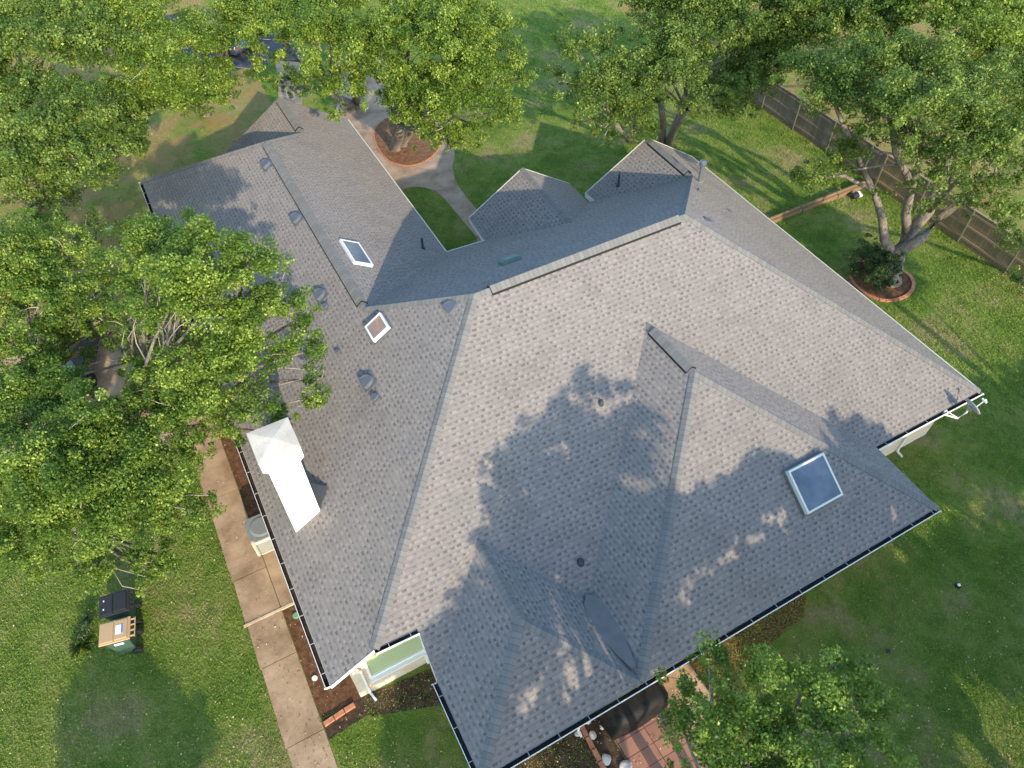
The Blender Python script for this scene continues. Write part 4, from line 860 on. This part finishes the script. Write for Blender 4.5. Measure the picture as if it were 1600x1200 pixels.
# ------------------------------------------------------------------ lawn blades (uncountable)
from math import floor
def inside(px_, py_, poly):
    x, y = px_, py_; c = np.zeros(len(x), bool); n = len(poly); j = n - 1
    for i in range(n):
        xi, yi = poly[i][:2]; xj, yj = poly[j][:2]
        c ^= ((yi > y) != (yj > y)) & (x < (xj - xi) * (y - yi) / ((yj - yi) or 1e-9) + xi); j = i
    return c
nb = 900000
u_ = RNG.uniform(-60, 1660, nb); v_ = RNG.uniform(-60, 1260, nb)       # even cover as the lawn is seen, thinner far away
dirs = np.stack([(u_ - 800) / FPX, -(v_ - 600) / FPX, -np.ones(nb)], 1) @ np.array(ROT).T
pts = np.array(CAM) + dirs * (-CAM.z / dirs[:, 2])[:, None]
keep = np.ones(nb, bool); X, Y = pts[:, 0], pts[:, 1]
foot = [(.4, 1.5), (2.6, 1.5), (2.6, -1.9), (16, -1.9), (16, .4), (20.5, .4), (20.5, 14.3), (8.9, 14.0), (8.9, 24), (.4, 24)]
for poly in (foot, [(-1.72, -9), (-.1, -9), (-.66, .9), (.45, 1.0), (.45, 25), (-1.68, 25)], path, ring7, ring_pts, [(-7.5, 14.2), (-1.7, 14.2), (-1.7, 19.6), (-7.5, 19.6)],
             [(5.2, -1.9), (8.7, -1.9), (8.7, -3.4), (7.6, -4.4), (5.2, -4.4)], [(3.5, 38), (11, 37), (12, 46), (4, 47)], [(7.2, 30.5), (8.3, 30.2), (10.4, 37.2), (9, 37.4)]):
    keep &= ~inside(X, Y, poly)
wear = np.sin(X * 1.7 + 3 * np.sin(Y * .6)) * np.sin(Y * 1.3 + 2 * np.sin(X * .8))
soil = inside(X, Y, [(2.0, -2.0), (5.8, -1.9), (5.8, -6), (2.4, -6)]) | inside(X, Y, [(0.3, 1.5), (2.6, 1.5), (2.6, .3), (1.2, .2)]) | ((X < .5) & (Y > 17)) | ((X < 7.5) & (Y > 24.6)) | (X > 30.3)
keep &= ~(soil & (RNG.uniform(size=nb) < .72)); keep &= RNG.uniform(size=nb) > .18 * (wear > .45)
pts = pts[keep]; n = len(pts); dist = np.linalg.norm(pts - np.array(CAM), axis=1)
pts[:, 2] = RNG.uniform(.01, .05, n); nrm = unit(RNG.normal(size=(n, 3)) * .6 + np.array([0, 0, .7]))
go = leaf_mesh('grass', pts, nrm, (.0018 * dist) * RNG.uniform(.7, 1.5, n), .42, np.clip(RNG.normal(size=n) * .28 + .32, 0, 1), M_blade, None)
tag(go, kind='stuff')

# ------------------------------------------------------------------ cars glimpsed below the trees
def car(loc, rz, paint, label):
    o = empty('parked_car', loc, label, 'car', rz=rz); K = 2.2
    secs = [(-2.2, .45, .62, .70), (-2.1, .3, .80, .84), (-1.2, .28, .90, .90), (0, .26, .92, .90), (1.1, .28, .88, .90), (1.95, .3, .74, .84), (2.2, .42, .60, .68)]
    q = MB()
    for (xa, a0, a1, wa), (xb, b0, b1, wb) in zip(secs, secs[1:]):
        A = [(xa, -wa, a0), (xa, -wa, a1 - .1), (xa, -wa * .9, a1), (xa, wa * .9, a1), (xa, wa, a1 - .1), (xa, wa, a0)]
        B_ = [(xb, -wb, b0), (xb, -wb, b1 - .1), (xb, -wb * .9, b1), (xb, wb * .9, b1), (xb, wb, b1 - .1), (xb, wb, b0)]
        for k in range(6): j = (k + 1) % 6; q.face([A[k], B_[k], B_[j], A[j]])
        if xa == -2.2: q.face(A)
        if xb == 2.2: q.face(B_[::-1])
    q.build('body', paint, o, smooth=False, bevel=.03)
    q = MB(); q.hexa([(-1.75, -.78, .88), (.95, -.78, .86), (.95, .78, .86), (-1.75, .78, .88)], [(-1.2, -.62, 1.38), (.15, -.62, 1.38), (.15, .62, 1.38), (-1.2, .62, 1.38)]); q.build('windows', M_winglass, o, bevel=.03)
    q = MB(); q.hexa([(-1.25, -.64, 1.382), (.2, -.64, 1.382), (.2, .64, 1.382), (-1.25, .64, 1.382)], [(-1.15, -.58, 1.44), (.1, -.58, 1.44), (.1, .58, 1.44), (-1.15, .58, 1.44)]); q.build('car_roof', paint, o)
    for x in (-1.35, 1.35):
        for y in (-.82, .82):
            w_ = MB(); w_.tube([(x, y - .11, .32), (x, y + .11, .32)], .32, 20); w_.build('wheel', M_rubber, o)
    for y in (-.6, .6):
        w_ = MB(); w_.box((-2.2, y, .68), (.04, .2, .08)); w_.build('tail_light', M_red, o)
    return o
cb = at(118, 568); car((cb.x, cb.y, .03), R(75), M_carblue, 'blue car parked on brown concrete under the left trees')
cg = at(352, 72); car((cg.x, cg.y, .02), R(115), M_cargrey, 'dark grey car seen between tree crowns at top left')
mw = at(236, 402); mo = empty('push_mower', (mw.x, mw.y, 0), 'red and black push mower below the trees at left', 'mower', rz=R(-60))
q = MB(); q.box((0, 0, .22), (.6, .46, .16), taper=.85); q.build('deck', M_red, mo, bevel=.03)
q = MB(); q.tube([(0, 0, .3), (0, 0, .48)], .13, 14); q.build('motor', M_black, mo)
q = MB(); q.tube([(-.28, -.2, .25), (-.95, -.2, .95), (-.95, .2, .95), (-.28, .2, .25)], .014, 6); q.build('handle', M_black, mo)
for x, y in ((.25, .26), (.25, -.26), (-.25, .26), (-.25, -.26)):
    w_ = MB(); w_.tube([(x, y - .02, .1), (x, y + .02, .1)], .1, 12); w_.build('wheel', M_rubber, mo)

# fallen leaves lying on lawn, walk and soil (uncountable)
nb = 9000
u_ = RNG.uniform(-20, 1620, nb); v_ = 1250 - 1200 * RNG.uniform(0, 1, nb) ** 1.6
dirs = np.stack([(u_ - 800) / FPX, -(v_ - 600) / FPX, -np.ones(nb)], 1) @ np.array(ROT).T
pts = np.array(CAM) + dirs * (-CAM.z / dirs[:, 2])[:, None]
ok = ~inside(pts[:, 0], pts[:, 1], foot) & ~inside(pts[:, 0], pts[:, 1], [(-.67, 5), (.4, 5), (.4, 7.6), (-.67, 7.6)]); pts = pts[ok]; n = len(pts)
pts[:, 2] = RNG.uniform(.05, .075, n); nrm = unit(RNG.normal(size=(n, 3)) * .3 + np.array([0, 0, 1.]))
M_litter = leaf_mat('dry_leaf', (.14, .075, .03), (.30, .19, .08), (.50, .40, .22), .1)
tag(leaf_mesh('fallen_leaves', pts, nrm, RNG.uniform(.03, .065, n), .6, RNG.uniform(0, 1, n), M_litter, None), kind='stuff')
